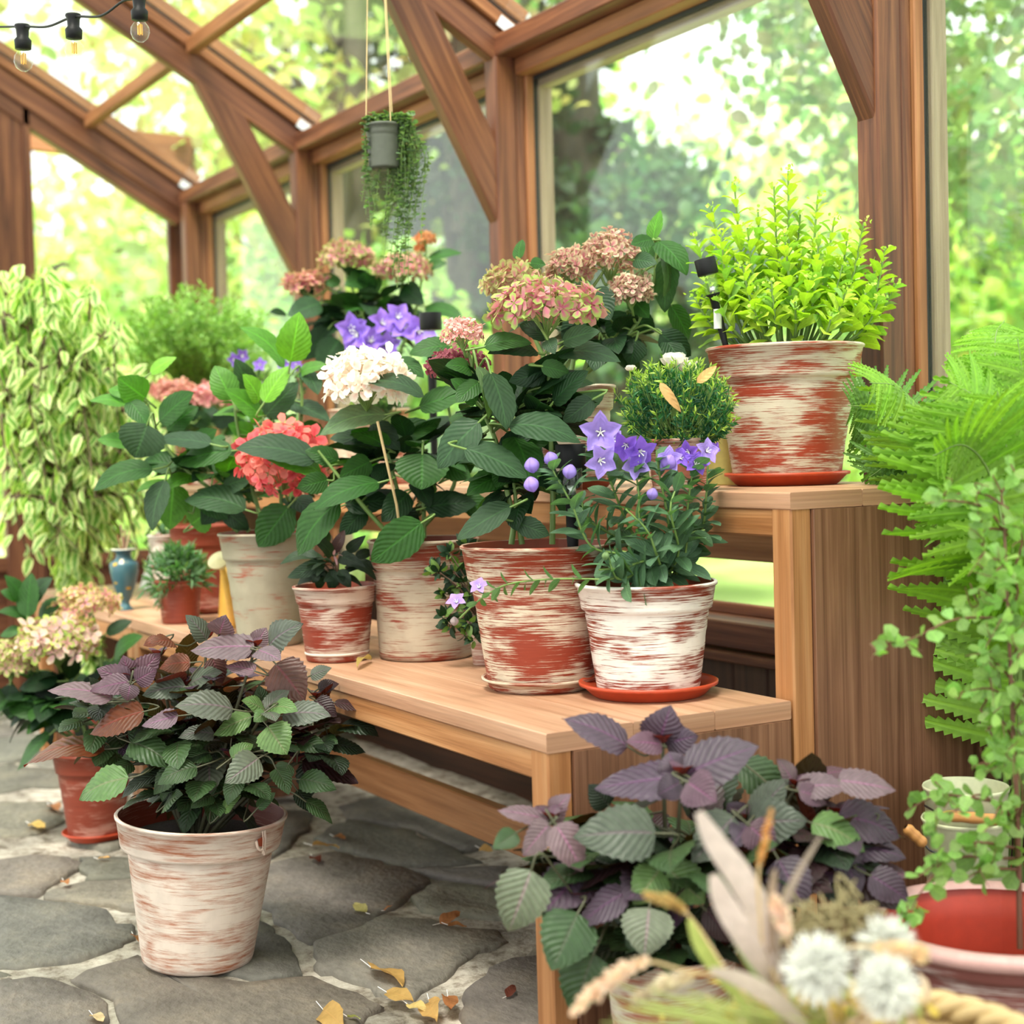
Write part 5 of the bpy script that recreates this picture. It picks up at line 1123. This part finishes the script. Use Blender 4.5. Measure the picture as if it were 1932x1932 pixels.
for (x, yb) in ((690,405),(700,430),(710,400),(682,380),(695,360),(705,350)): strand([c+V(0,0,hh*.95), P(690, 228, D-.03), P(692, 320, D-.01), P(x, yb, D)])
for i in range(16): strand([c+V(0,0,hh*.9), P(random.uniform(690, 775), random.uniform(212, 228), D), P(random.uniform(735, 790), random.uniform(225, 270), D-.02)])
lm = MB(); scatter(lm, *RND, P_, A_, Nn, rng.uniform(.008, .014, len(P_)), cvar((.15,.22,.11), len(P_), .3)); sm.build('stems', M['stem'], root); lm.build('leaves', M['small'], root)

# ------------------------------------------------------------------ string lights
bulbs = [(42,50,2.95),(138,30,2.8),(262,-5,2.62)]
root = thing('string_lights', P(138, 30, 2.8), 'black festoon light string with clear filament bulbs at the top left', 'string lights')
b = MB(); cp = [P(-60,52,3.1), P(42,50,2.95), P(90,50,2.87), P(138,32,2.8), P(190,30,2.72), P(232,2,2.66), P(262,-8,2.62), P(330,-70,2.5)]; tube(b, smooth_path(cp, 6), .0022, 6); b.build('cable', M['black'], root)
for i, (x, y, D) in enumerate(bulbs):
    p = P(x, y, D); s_ = D/FPX; b = MB(); k = (.031/44)/s_*1.0 if False else 1
    lathe(b, p, [(0,4*s_),(14*s_,3*s_),(15*s_,0),(12*s_,-6*s_),(11*s_,-20*s_),(16*s_,-26*s_),(15*s_,-42*s_),(0,-43*s_)][::-1], 24)
    o1 = b.build('bulb_socket', M['black'], root); o1['label'] = 'black rubber bulb socket'
    b = MB(); lathe(b, p, [(8*s_,-41*s_),(10*s_,-46*s_),(17*s_,-56*s_),(18*s_,-66*s_),(14*s_,-77*s_),(6*s_,-83*s_),(.0001,-84*s_)][::-1], 24); b.build('bulb', M['glass'], o1)
    b = MB()
    for a in (0, 1.6, 3.1, 4.7): tube(b, [p+V(4*s_*cos(a), 4*s_*sin(a), -50*s_), p+V(4*s_*cos(a), 4*s_*sin(a), -70*s_)], 1.3*s_, 5)
    b.build('filament', plain('filament', (.9, .45, .08), .5), o1)

# ------------------------------------------------------------------ left shrubs
def bush(name, label, base, stems_px, D, L, tm, mt_, col, step, wid=1.0, droop=-.8, r=.005, cat='shrub', spread=.3, twig='twig', pt=None, sizej=(.7,1.25), start=.1, dz=.0):
    root = thing(name, base, label, cat)
    if pt: pot(root, base, *pt)
    sm, lm = MB(), MB(); P_, A_, Nn, Sz = [], [], [], []
    for s_ in stems_px:
        pts = smooth_path([V(*p) for p in s_], 7); tube(sm, pts, [max(.0007, r*(1-.8*i/len(pts))) for i in range(len(pts))], 6)
        ln = sum(np.linalg.norm(pts[i+1]-pts[i]) for i in range(len(pts)-1)); k = int(ln/step)
        for j in range(k):
            t = start+(1-start)*j/max(k, 1); u_ = t*(len(pts)-1); jj = min(len(pts)-2, int(u_)); s0 = pts[jj]+(pts[jj+1]-pts[jj])*(u_-jj)
            o = nz(rng.normal(size=3)); P_.append(s0+o*random.random()*spread*L); A_.append(o*.8+V(0,0,droop)); Nn.append(rng.normal(size=3)+o*.5-CF*.4); Sz.append(L*random.uniform(*sizej))
    scatter(lm, *tm, P_, A_, Nn, Sz, cvar(col, len(P_), .25), wid); sm.build('stems', M[twig], root); lm.build('leaves', M[mt_], root); return root
D = 4.75; st = []; q = P(168, 1250, D)*V(1,1,0)
for i in range(46):
    x = random.uniform(-40, 285); y = random.uniform(530, 760) + (max(0, x-215)*2.2); dz = random.uniform(-.35, .3); b0 = P(150+random.uniform(-12, 12), 1110, D)
    if i < 12: x = random.uniform(-30, 120); y = random.uniform(515, 600)
    e = P(x, y, D+dz); m_ = P(150+(x-150)*.55+random.uniform(-20, 20), 880, D+dz*.5)
    s0 = [q+V(0, 0, .25), b0, m_, e] + [e+V(random.uniform(-.03, .03), 0, -.06)]
    st.append(s0)
    for t_ in (.35, .55, .75):
        a_ = m_+(e-m_)*t_; st.append([a_, a_+V(random.uniform(-.12, .12), random.uniform(-.1, .1), .05), a_+V(random.uniform(-.16, .16), random.uniform(-.1, .1), -random.uniform(.05, .25))])
    for t_ in (.7, .95): a_ = b0+(m_-b0)*t_; st.append([a_, a_+V(random.uniform(-.14, .14), random.uniform(-.12, .12), .02), a_+V(random.uniform(-.2, .2), random.uniform(-.12, .12), -random.uniform(.02, .2))])
bush('variegated_shrub', 'tall cream-and-green variegated dogwood shrub with dark stems at the far left', q, st, D, .062, tmpl_leaf(5, .42), 'varieg', (.22,.40,.09), .030, 1.0, -1.1, .006, spread=.5, pt=(.075, .1, .2, M['terra']), start=.0)
D = 4.95; q = P(380, 905, D)*V(1,1,0)+V(0,0,ZU); st = []
q = Py(380, 905, .72); q = V(q[0], .72, ZU)
for i in range(170):
    x = random.uniform(235, 510); y = 520+abs(x-360)*.45+random.uniform(0, 130); e = P(x, y, D+random.uniform(-.15, .15)); b0 = q+V(0, 0, .12)
    st.append([b0, (b0+e)/2+V(0, 0, .06)+rng.normal(size=3)*.02, e])
bush('potted_rosemary', 'feathery pale green fine-leaved bush with tiny white flowers behind the lime hydrangea', q, st, D, .022, NARROW, 'small', (.26,.42,.11), .0065, 1.2, .6, .002, 'potted plant', .35, 'stem', (.07, .09, .13, M['terra']), start=.25)

# ------------------------------------------------------------------ fern at the right
def pinna_tmpl(teeth=13):
    v, f, uv = [], [], []
    for i in range(teeth+1):
        t = i/teeth; w_ = .135*(1-t)**.7+.006; z = -.28*t*t
        v += [(t, 0, z+.012), (t+.075, w_, z), (t+.075, -w_, z), (t+.01, w_*.62, z+.006), (t+.01, -w_*.62, z+.006)]; uv += [(t, .5), (t, .8), (t, .2), (t, .6), (t, .4)]
    for i in range(teeth):
        a = i*5; b = a+5
        f += [(a, b, a+3), (b, b+3, a+3), (a+3, b+3, a+1), (a, a+4, b), (b, a+4, b+4), (a+4, a+2, b+4)]
    return np.array(v), np.array(f), np.array(uv)
PTV, PTF, PTU = pinna_tmpl()
def frond(sm, lm, pts, wmax, side, col, npin=26, r=.004, droop=.25, fwd=.35):
    pts = smooth_path(pts, 8); n_ = len(pts); tube(sm, pts, [r*(1-.8*i/n_) for i in range(n_)], 6, col=(.5,.55,.2)); side = nz(V(*side)); P_, A_, Nn, Sz = [], [], [], []
    for j in range(npin):
        t = .24+.75*j/npin; u_ = t*(n_-1); jj = min(n_-2, int(u_)); s0 = pts[jj]+(pts[jj+1]-pts[jj])*(u_-jj); ax = nz(pts[jj+1]-pts[jj]); s = nz(side-ax*(side@ax)); nm = np.cross(ax, s)
        L = 1.15*wmax*(sin(pi*(t*.85+.13))**.7)*random.uniform(.93, 1.05)
        for sg in (1, -1): P_.append(s0); A_.append(s*sg+ax*fwd+V(0, 0, -droop)+rng.normal(size=3)*.05); Nn.append(nm*(1 if nm[2] > 0 else -1)+rng.normal(size=3)*.1); Sz.append(L)
    scatter(lm, PTV, PTF, PTU, P_, A_, Nn, Sz, cvar(col, len(P_), .12))
D = 2.75; q = P(1925, 1560, 2.58)*V(1,1,0); root = thing('potted_fern', q, 'large bright green ostrich fern at the right edge, arching over the bench corner', 'potted plant')
pot(root, q, .11, .14, .2, M['terra']); sm, lm = MB(), MB(); b0 = q+V(0, 0, .17)
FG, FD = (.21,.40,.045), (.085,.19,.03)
def fr(pp, w_, side, col, np_=26, d0=0, **k): d0 = random.uniform(-.16, .12); pp = [(x, y, dz+d0) for x, y, dz in pp]; frond(sm, lm, [b0+rng.normal(size=3)*V(.02, .02, 0)] + [P(x, y, D+dz) for x, y, dz in pp], w_, side+CF*random.uniform(-.55, .55), col, np_, **k)
fr([(1870,1200,-.05),(1810,950,-.15),(1772,820,-.2),(1700,735,-.25),(1640,722,-.28)], .13, CU*.6-CR*.5-CF*.2, FG, 30, fwd=.5)
fr([(1905,1200,-.2),(1905,950,-.25),(1885,760,-.25),(1878,640,-.22),(1895,605,-.2)], .10, CR, FG, 34)
fr([(1925,1200,-.3),(1915,1000,-.4),(1900,850,-.42),(1882,738,-.42)], .19, CR*.9+CU*.3, FG, 26, fwd=.7)
fr([(1880,1150,-.1),(1860,1000,-.2),(1835,920,-.22),(1800,940,-.25),(1780,1050,-.3)], .10, CR*.5+CU*.8, FG, 22)
fr([(1940,1150,-.3),(1945,900,-.3),(1935,760,-.3),(1920,640,-.3)], .17, CR*.9+CU*.3, FG, 30, fwd=.6)
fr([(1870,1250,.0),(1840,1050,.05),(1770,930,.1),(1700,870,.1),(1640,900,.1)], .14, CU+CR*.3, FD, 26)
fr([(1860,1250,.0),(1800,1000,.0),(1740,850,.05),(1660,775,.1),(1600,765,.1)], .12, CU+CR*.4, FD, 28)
fr([(1930,1300,-.2),(1960,1100,-.2),(1990,900,-.2)], .18, CR+CU*.3, FG, 24)
fr([(1890,1350,-.1),(1875,1200,-.15),(1860,1090,-.2),(1850,1000,-.2),(1835,960,-.2)], .04, CR, FG, 30)
fr([(1915,1250,-.15),(1900,1050,-.3),(1870,900,-.32),(1820,840,-.35),(1760,860,-.37)], .12, CR*.4+CU, FG, 26)
fr([(1930,1250,-.1),(1925,1050,-.2),(1900,860,-.2),(1850,760,-.2),(1790,720,-.2)], .15, CR*.4+CU, FG, 28, fwd=.6)
fr([(1940,1250,-.1),(1935,1050,-.05),(1930,880,0),(1900,740,.0),(1840,700,.0)], .13, CR*.4+CU, FG, 28, fwd=.6)
sm.build('frond_stalks', M['stem'], root); lm.build('fronds', M['fern'], root)

# ------------------------------------------------------------------ red tub with the small-leaved shrub
D = 2.08; c0 = P(1888, 1738, D); rr = 232*D/FPX; zt = c0[2]; c = V(c0[0], c0[1], 0)
root = thing('potted_spirea', c, 'small-leaved light green shrub in the big red tub with pale pink rim, lower right', 'potted plant')
pot(root, c, rr*.78, rr, zt, pmat((.22,.07,.06), (.50,.38,.36), .35), band=.12, lip=.014, soil=.62, rings=(), insid=plain('red_inside', (.50, .045, .02), .45))
b = MB(); lathe(b, c+V(0,0,zt), [(rr-.012, 0), (rr-.006, .006), (rr+.006, .007), (rr+.014, .0), (rr+.012, -.010), (rr+.002, -.016)][::-1], 64); o = b.build('rim', plain('pink_rim', (.62, .36, .34), .45), root)
sm, lm = MB(), MB(); P_, A_, Nn, Sz = [], [], [], []
def twig(pp, L=.031, step=.0115, r=.0022):
    pts = smooth_path([P(x, y, D+dz) for x, y, dz in pp], 7); n_ = len(pts); tube(sm, pts, [r*(1-.7*i/n_) for i in range(n_)], 6); ln = sum(np.linalg.norm(pts[i+1]-pts[i]) for i in range(n_-1)); k = int(ln/step)
    for j in range(k):
        u_ = j/k*(n_-1); jj = min(n_-2, int(u_)); s0 = pts[jj]+(pts[jj+1]-pts[jj])*(u_-jj); o = nz(rng.normal(size=3)+V(0,0,.1)); P_.append(s0); A_.append(o+nz(pts[jj+1]-pts[jj])*.4); Nn.append(rng.normal(size=3)-CF*.8+V(0,0,.5)); Sz.append(L*random.uniform(.6, 1.25)*(1-.3*j/k))
tube(sm, smooth_path([P(1925, 1790, D), P(1922, 1650, D), P(1918, 1500, D-.02), P(1908, 1300, D-.02), P(1900, 1100, D-.03), P(1892, 950, D)], 6), [.0045-.0001*i for i in range(31)], 8)
for pp in ([(1905,1170,0),(1850,1165,-.03),(1790,1172,-.05),(1720,1205,-.06),(1642,1215,-.07)],[(1900,1010,0),(1860,960,-.03),(1800,945,-.04),(1745,950,-.05)],[(1905,1130,0),(1850,1140,0),(1830,1100,0)],
 [(1915,1290,0),(1880,1250,-.02),(1850,1230,-.03)],[(1915,1330,0),(1870,1300,-.02),(1815,1305,-.03)],[(1915,1450,0),(1860,1440,-.04),(1830,1450,-.05)],[(1918,1550,0),(1850,1500,-.05),(1800,1530,-.07),(1750,1555,-.08)],
 [(1918,1600,0),(1840,1590,-.05),(1780,1620,-.08),(1725,1660,-.1)],[(1920,1640,0),(1860,1640,-.05),(1820,1660,-.06)],[(1920,1620,0),(1800,1620,-.06),(1740,1680,-.1),(1710,1740,-.11)],[(1905,1100,0),(1930,1020,-.02),(1935,950,-.03)],
 [(1910,1250,0),(1930,1180,-.03),(1945,1100,-.03)],[(1912,1400,0),(1890,1360,-.04),(1860,1380,-.05)],[(1915,1480,0),(1935,1400,-.03),(1945,1330,-.03)],[(1918,1560,0),(1890,1520,-.05),(1870,1560,-.07)],[(1910,1200,0),(1880,1190,-.05),(1860,1220,-.05)],
 [(1900,1060,0),(1870,1080,-.05),(1840,1060,-.05)],[(1918,1520,0),(1780,1500,.02),(1710,1530,.02)],[(1905,1160,0),(1920,1110,-.06),(1890,1060,-.08)],[(1900,980,0),(1890,930,0),(1920,900,0)],[(1915,1420,0),(1880,1400,.03),(1850,1340,.03)],
 [(1918,1560,0),(1930,1500,-.05),(1915,1440,-.07)],[(1912,1350,0),(1940,1290,-.06),(1925,1230,-.07)],[(1900,1000,0),(1860,1000,-.02),(1850,1040,-.03)],[(1902,960,0),(1850,930,-.01),(1780,935,-.02)]):
    twig(pp)
    for _ in range(2):
        i = random.randrange(1, len(pp)); x, y, dz = pp[i]; twig([(x, y, dz), (x+random.uniform(-20, 20), y+random.uniform(-35, 15), dz-.02), (x+random.uniform(-35, 25), y+random.uniform(-45, 40), dz-.03)], .025, .010, .0013)
lm = MB(); scatter(lm, *tmpl_leaf(5, .72, .8, .35, .2, .06), P_, A_, Nn, Sz, cvar((.24,.40,.11), len(P_), .25)); sm.build('stems', M['redtwig'], root); lm.build('leaves', M['small'], root)

# ------------------------------------------------------------------ nested florist buckets
def bucket(px, py, D, wpx, z0, label, handle_pts, hside):
    c0 = P(px, py, D); r = wpx*D/FPX/2; c = V(c0[0], c0[1], z0); h = c0[2]-z0; root = thing('metal_bucket', c, label, 'bucket', None)
    b = MB(); lathe(b, c, [(0, 0), (r*.72, 0), (r*.74, .004), (r*.985, h-.006), (r*1.01, h-.004), (r*1.03, h), (r*1.01, h+.003), (r*.98, h), (r*.72, .01), (0, .008)], 56); b.build('bucket_body', M['cream'], root)
    (hx0, hy0, hx1, hy1, hd) = handle_pts; a_, b_ = P(hx0, hy0, D+hd), P(hx1, hy1, D+hd)
    hb = MB(); L = b_-a_; t_ = nz(L); n1 = 13; pts = [a_+L*i/(n1-1) for i in range(n1)]; tube(hb, pts, [.0055, .0085, .0095, .009, .0085, .009, .0095, .009, .0085, .009, .0095, .0085, .0055], 14); wb = MB(); e0 = c+V(0, 0, h-.03)+CR*(-r*1.0); e1 = c+V(0, 0, h-.03)+CR*(r*1.0)
    if hside: tube(wb, smooth_path([b_, b_+t_*.015, P(1800,1620,D-.09), P(1818,1655,D-.07)], 5), .0017, 6); tube(wb, smooth_path([a_, (a_+e0)/2-CF*.03, e0], 5), .0017, 6)
    else: tube(wb, smooth_path([a_, (a_+e0)/2-CF*.01, e0], 5), .0017, 6); tube(wb, smooth_path([b_, (b_+e1)/2-CF*.01, e1], 5), .0017, 6)
    hb.build('wooden_grip', M['handle'], wb.build('wire_handle', M['iron'], root)); return root
bucket(1822, 1545, 2.50, 160, 0.0, 'cream enamel bucket at the bottom of the nested pair beside the bench panel', (1708, 1560, 1745, 1594, -.10), True)
bucket(1822, 1485, 2.50, 156, 0.02, 'cream enamel bucket on top of the nested pair, wooden grip across it', (1778, 1538, 1892, 1548, -.085), False)

# ------------------------------------------------------------------ foreground basket of dried flowers
D = 1.45; c0 = P(1655, 1985, D); c = V(c0[0], c0[1], 0); rr = 335*D/FPX; zt = c0[2]
root = thing('wicker_basket', c, 'round wicker basket with braided rim at the lower right, holding dried flowers', 'basket'); b = MB()
for j in range(17):
    z = .012+(zt-.02)*j/16; r = rr*(.78+.22*j/16); pts = [V(c[0]+(r+.003*((i+j) % 2))*cos(2*pi*i/60), c[1]+(r+.003*((i+j) % 2))*sin(2*pi*i/60), z) for i in range(61)]; tube(b, pts, .0125, 6)
b.build('woven_body', M['cane'], root); b = MB()
for s_ in range(3):
    pts = [V(c[0]+(rr+.010*cos(i*.55+s_*2.09))*cos(2*pi*i/140), c[1]+(rr+.010*cos(i*.55+s_*2.09))*sin(2*pi*i/140), zt-.008+.009*sin(i*.55+s_*2.09)) for i in range(141)]; tube(b, pts, .0075, 7)
b.build('braided_rim', M['cane'], root)
b = MB(); lathe(b, c, [(0, .004), (rr*.76, .004), (rr*.76, .01), (0, .01)], 40); b.build('basket_base', M['cane'], root)
ins = c+V(0, 0, zt-.12)
def dried(px, py, r, label, ax_=(0, 0, 1), D_=1.42):
    p = P(px, py, D_); R_ = r*1.15*D_/FPX; root = thing('dried_flower', p, label, 'dried flower', 'white everlasting flowers in the basket'); b = MB(); n_ = 760
    d = runit(n_)*V(1, 1, 1); d = d - CF*.35; d /= np.linalg.norm(d, axis=1, keepdims=True)
    scatter(b, *NARROW, np.tile(p, (n_, 1)), d, rng.normal(size=(n_, 3)), R_*rng.uniform(.75, 1.05, n_), cvar((.97,.97,.94), n_, .02), .42); b.build('petals', M['white'], root)
    b = MB(); tube(b, smooth_path([p, (p+ins)/2+V(0, 0, -.02), ins+rng.normal(size=3)*.02], 5), .002, 6); b.build('stem', M['cane'], root)
dried(1543, 1828, 66, 'largest white everlasting flower, left of the three in the basket'); dried(1672, 1862, 62, 'white everlasting flower lowest right in the basket', D_=1.40); dried(1668, 1785, 58, 'white everlasting flower at the back right of the basket', D_=1.50)
def ear(pp, w_, col, label, D_=1.45, n_=150, name='dried_grass'):
    pts = smooth_path([P(x, y, D_+dz) for x, y, dz in pp], 8); root = thing(name, pts[-1], label, 'dried grass'); b = MB(); tube(b, pts+[ins], .0014, 5); b.build('stalk', M['cane'], root)
    m_ = len(pts); P_, A_ = [], []
    for j in range(n_):
        t = .0+.55*j/n_; u_ = t*(m_-1); jj = min(m_-2, int(u_)); s0 = pts[jj]+(pts[jj+1]-pts[jj])*(u_-jj); P_.append(s0); A_.append(nz(pts[jj]-pts[jj+1])*1.0+nz(rng.normal(size=3))*.9)
    b = MB(); sz = w_*D_/FPX*(.6+.4*np.sin(np.linspace(0.2, 3.0, n_))); scatter(b, *tmpl_leaf(3, .55), P_, A_, rng.normal(size=(n_, 3)), sz, cvar(col, n_, .15)); b.build('ear', M['petal'], root)
ear([(1085,1905,0),(1150,1850,0),(1215,1815,0),(1290,1830,0),(1400,1850,0)], 26, (.85,.68,.52), 'pale pink grass ear pointing left at the lower edge')
ear([(1200,1885,.02),(1270,1850,.02),(1340,1840,.02),(1450,1880,.02)], 24, (.74,.66,.48), 'beige grass ear just right of the pale pink ear')
ear([(1220,1688,.03),(1270,1705,.03),(1310,1740,.03),(1370,1830,.0)], 18, (.62,.46,.18), 'straw-yellow wheat ear over the shiso leaves')
ear([(1455,1530,.0),(1440,1600,0),(1430,1660,0),(1440,1800,0)], 12, (.70,.34,.08), 'orange-brown upright grass ear')
ear([(1462,1700,-.02),(1478,1740,-.02),(1490,1790,-.02),(1500,1850,0)], 24, (.88,.72,.58), 'pale pink upright grass ear beside the white flowers')
ear([(1740,1800,-.03),(1680,1795,-.03),(1620,1785,-.03),(1560,1800,0)], 30, (.84,.66,.42), 'creamy wheat ear lying over the white flowers')
def strap(pp, w_, col, label, D_=1.45, cat='dried leaf', nm='dried_leaf'):
    root = None; b = MB(); pts = smooth_path([P(x, y, D_+dz) for x, y, dz in pp], 8); n_ = len(pts); vs = []; uv = []
    for i, p in enumerate(pts):
        t = i/(n_-1); a = nz(pts[min(i+1, n_-1)]-pts[max(i-1, 0)]); s = nz(np.cross(a, CAM-p)); ww = w_*D_/FPX/2*(sin(pi*min(.97, .04+.8*t))**.6)
        for v_ in (-1, 0, 1): vs.append(p+s*ww*v_-CF*(-.25*abs(v_)*ww)); uv.append((t, .5+v_*.5))
    b.add(vs, [(i*3+j, i*3+j+1, (i+1)*3+j+1, (i+1)*3+j) for i in range(n_-1) for j in range(2)], uv, col); return tag(b.build(nm, M['petal']), label, cat)
strap([(1318,1532,0),(1350,1590,0),(1400,1660,0),(1440,1740,0),(1460,1850,0)], 52, (.62,.52,.48), 'long greyish-pink dried leaf, tallest in the basket')
strap([(1345,1650,-.02),(1365,1700,-.02),(1400,1760,-.02),(1450,1840,0)], 46, (.60,.50,.46), 'greyish-pink dried strap leaf below the tallest one')
strap([(1548,1578,0),(1500,1660,0),(1470,1740,0),(1460,1850,0)], 16, (.34,.27,.22), 'thin brown dried leaf leaning right')
strap([(1340,1830,-.04),(1400,1850,-.04),(1460,1885,-.04),(1520,1940,-.03)], 34, (.50,.42,.36), 'grey-brown dried leaf drooping over the basket edge')
strap([(1300,1735,.02),(1325,1790,.02),(1380,1860,.02),(1450,1930,.0)], 30, (.42,.50,.14), 'olive-green strap leaf between the dried leaves')
strap([(1385,1770,.02),(1420,1820,.02),(1460,1870,.02),(1500,1940,0)], 26, (.30,.44,.16), 'green strap leaf right of the olive one')
strap([(1462,1640,0),(1455,1700,0),(1450,1780,0),(1460,1880,0)], 22, (.34,.25,.18), 'upright brown dried stalk leaf in the basket')
b = MB(); 
for i in range(70):
    x, y = random.uniform(1130, 1500), random.uniform(1845, 1925); e = P(x, y+random.uniform(0, 30), D-.05+random.random()*.1); m_ = (e+ins)/2+V(0, 0, .05); pts = smooth_path([e, m_, ins+rng.normal(size=3)*.03], 6)
    tube(b, pts, [.0005, .0007]+[.0010]*11, 4)
tag(b.build('dried_grass_tuft', plain('dry_green_grass', (.42, .48, .14), .6)), 'loose tuft of thin green grass blades spilling left over the basket', 'grass', kind='stuff')
b = MB(); n_ = 1500; pos = P(1530, 1975, 1.45)+rng.normal(size=(n_, 3))*V(.045, .045, .018); pos[:, 2] = np.minimum(pos[:, 2], zt+.02)
scatter(b, *tmpl_leaf(3, .45), pos, runit(n_), runit(n_), rng.uniform(.012, .035, n_), np.where(rng.random((n_, 1)) < .3, (.8,.62,.14), np.where(rng.random((n_, 1)) < .5, (.72,.56,.40), (.40,.44,.14))))
tag(b.build('dried_flower_filling', M['petal']), 'mixed beige and yellow dried petals filling the basket', 'dried flowers', kind='stuff')
b = MB()
for i in range(26):
    p0 = P(random.uniform(1480, 1640), random.uniform(1712, 1760), 1.52); pts = [p0+V(*(rng.normal(size=3)*.012)) for _ in range(6)]; tube(b, smooth_path(pts, 5), .0014, 5)
tag(b.build('moss_tangle', plain('dry_moss', (.34, .28, .14), .9)), 'tangle of dry brown moss behind the white flowers', 'moss', kind='stuff')

# ------------------------------------------------------------------ fallen leaves
YL, OL, BL = (.54,.33,.11), (.42,.18,.07), (.12,.03,.018)
fall = [(700,1825,760,1860,22,YL,'yellow fallen leaf cluster, left piece, at the bottom of the floor'),(770,1895,806,1908,16,(.75,.55,.22),'pale yellow winged seed beside the cluster at the bottom'),(730,1872,780,1890,20,YL,'orange-yellow leaf in the middle of the bottom cluster'),
 (690,1722,668,1705,14,(.5,.45,.16),'greenish curled leaf on the flagstone in the middle'),(830,1742,868,1722,26,OL,'orange leaf pair on the stone joint below the bench'),(845,1745,880,1748,14,OL,'small orange leaf touching the orange pair'),(590,1595,640,1600,14,YL,'long yellow leaf on the joint right of the big pot'),
 (955,1880,972,1860,20,BL,'dark red-brown curled leaf near the bench leg'),(845,1880,850,1905,14,OL,'brown leaf right of the bottom cluster'),(655,1918,680,1922,12,(.55,.60,.20),'pale green seed wing near the bottom edge'),(610,1905,650,1940,16,YL,'straw-coloured leaf cut by the bottom edge'),
 (58,1555,85,1562,12,(.72,.50,.14),'small yellow leaf on the far left stones'),(185,1620,208,1618,9,(.72,.42,.14),'small orange leaf left of the big pot'),(630,1578,652,1582,9,OL,'reddish leaf bit on the stone below the bench'),(120,1662,128,1668,9,OL,'tiny orange scrap in the crack at the left'),
 (725,1718,740,1708,9,OL,'tiny orange leaf tip beside the joint'),(95,1520,112,1528,9,OL,'orange bit at the base of the left pot'),(590,1617,603,1626,10,BL,'dark crumpled leaf right of the big pot'),(252,1765,262,1775,10,OL,'brown leaf stuck in the crack left of the big pot'),
 (175,1915,195,1928,14,(.66,.52,.3),'pale dry leaf at the bottom left corner'),(905,1600,930,1605,12,YL,'yellow leaf by the right-hand shiso'),(810,1890,822,1925,14,YL,'yellow leaf at the bottom, left of the brown one')]
for (x0, y0, x1, y1, w_, c_, lb) in fall:
    b = MB(); A0, A1 = Pz(x0, y0, .006), Pz(x1, y1, .010); L = np.linalg.norm(A1-A0); leaf(b, A0, A1, L*.42, V(rng.normal()*.3, rng.normal()*.3, 1), col=c_, rows=10, fold=.3, curl=.06, wave=.12, ser=.05)
    tube(b, [A0, A0-(A1-A0)*.35+V(0,0,.004)], .0008, 4); tag(b.build('fallen_leaf', M['petal']), lb, 'fallen leaf')
b = MB(); A0, A1 = Pz(700, 1245, ZL+.004), Pz(674, 1260, ZL+.006); leaf(b, A0, A1, .018, V(.2,-.5,1), col=(.36,.26,.08), fold=.4); tag(b.build('fallen_leaf', M['petal']), 'dry olive leaf on the low bench right of the small pot', 'fallen leaf')
for (x0,y0,x1,y1,lb) in ((1245,722,1285,778,'long pale orange seed wing caught on the needle bush'),(1315,722,1352,690,'yellow-orange leaf resting on the right of the needle bush')):
    b = MB(); A0, A1 = P(x0,y0,2.60), P(x1,y1,2.60); leaf(b, A0, A1, .017, CAM-A0, col=(.72,.44,.17), fold=.3, curl=.1); tag(b.build('fallen_leaf', M['petal']), lb, 'fallen leaf')
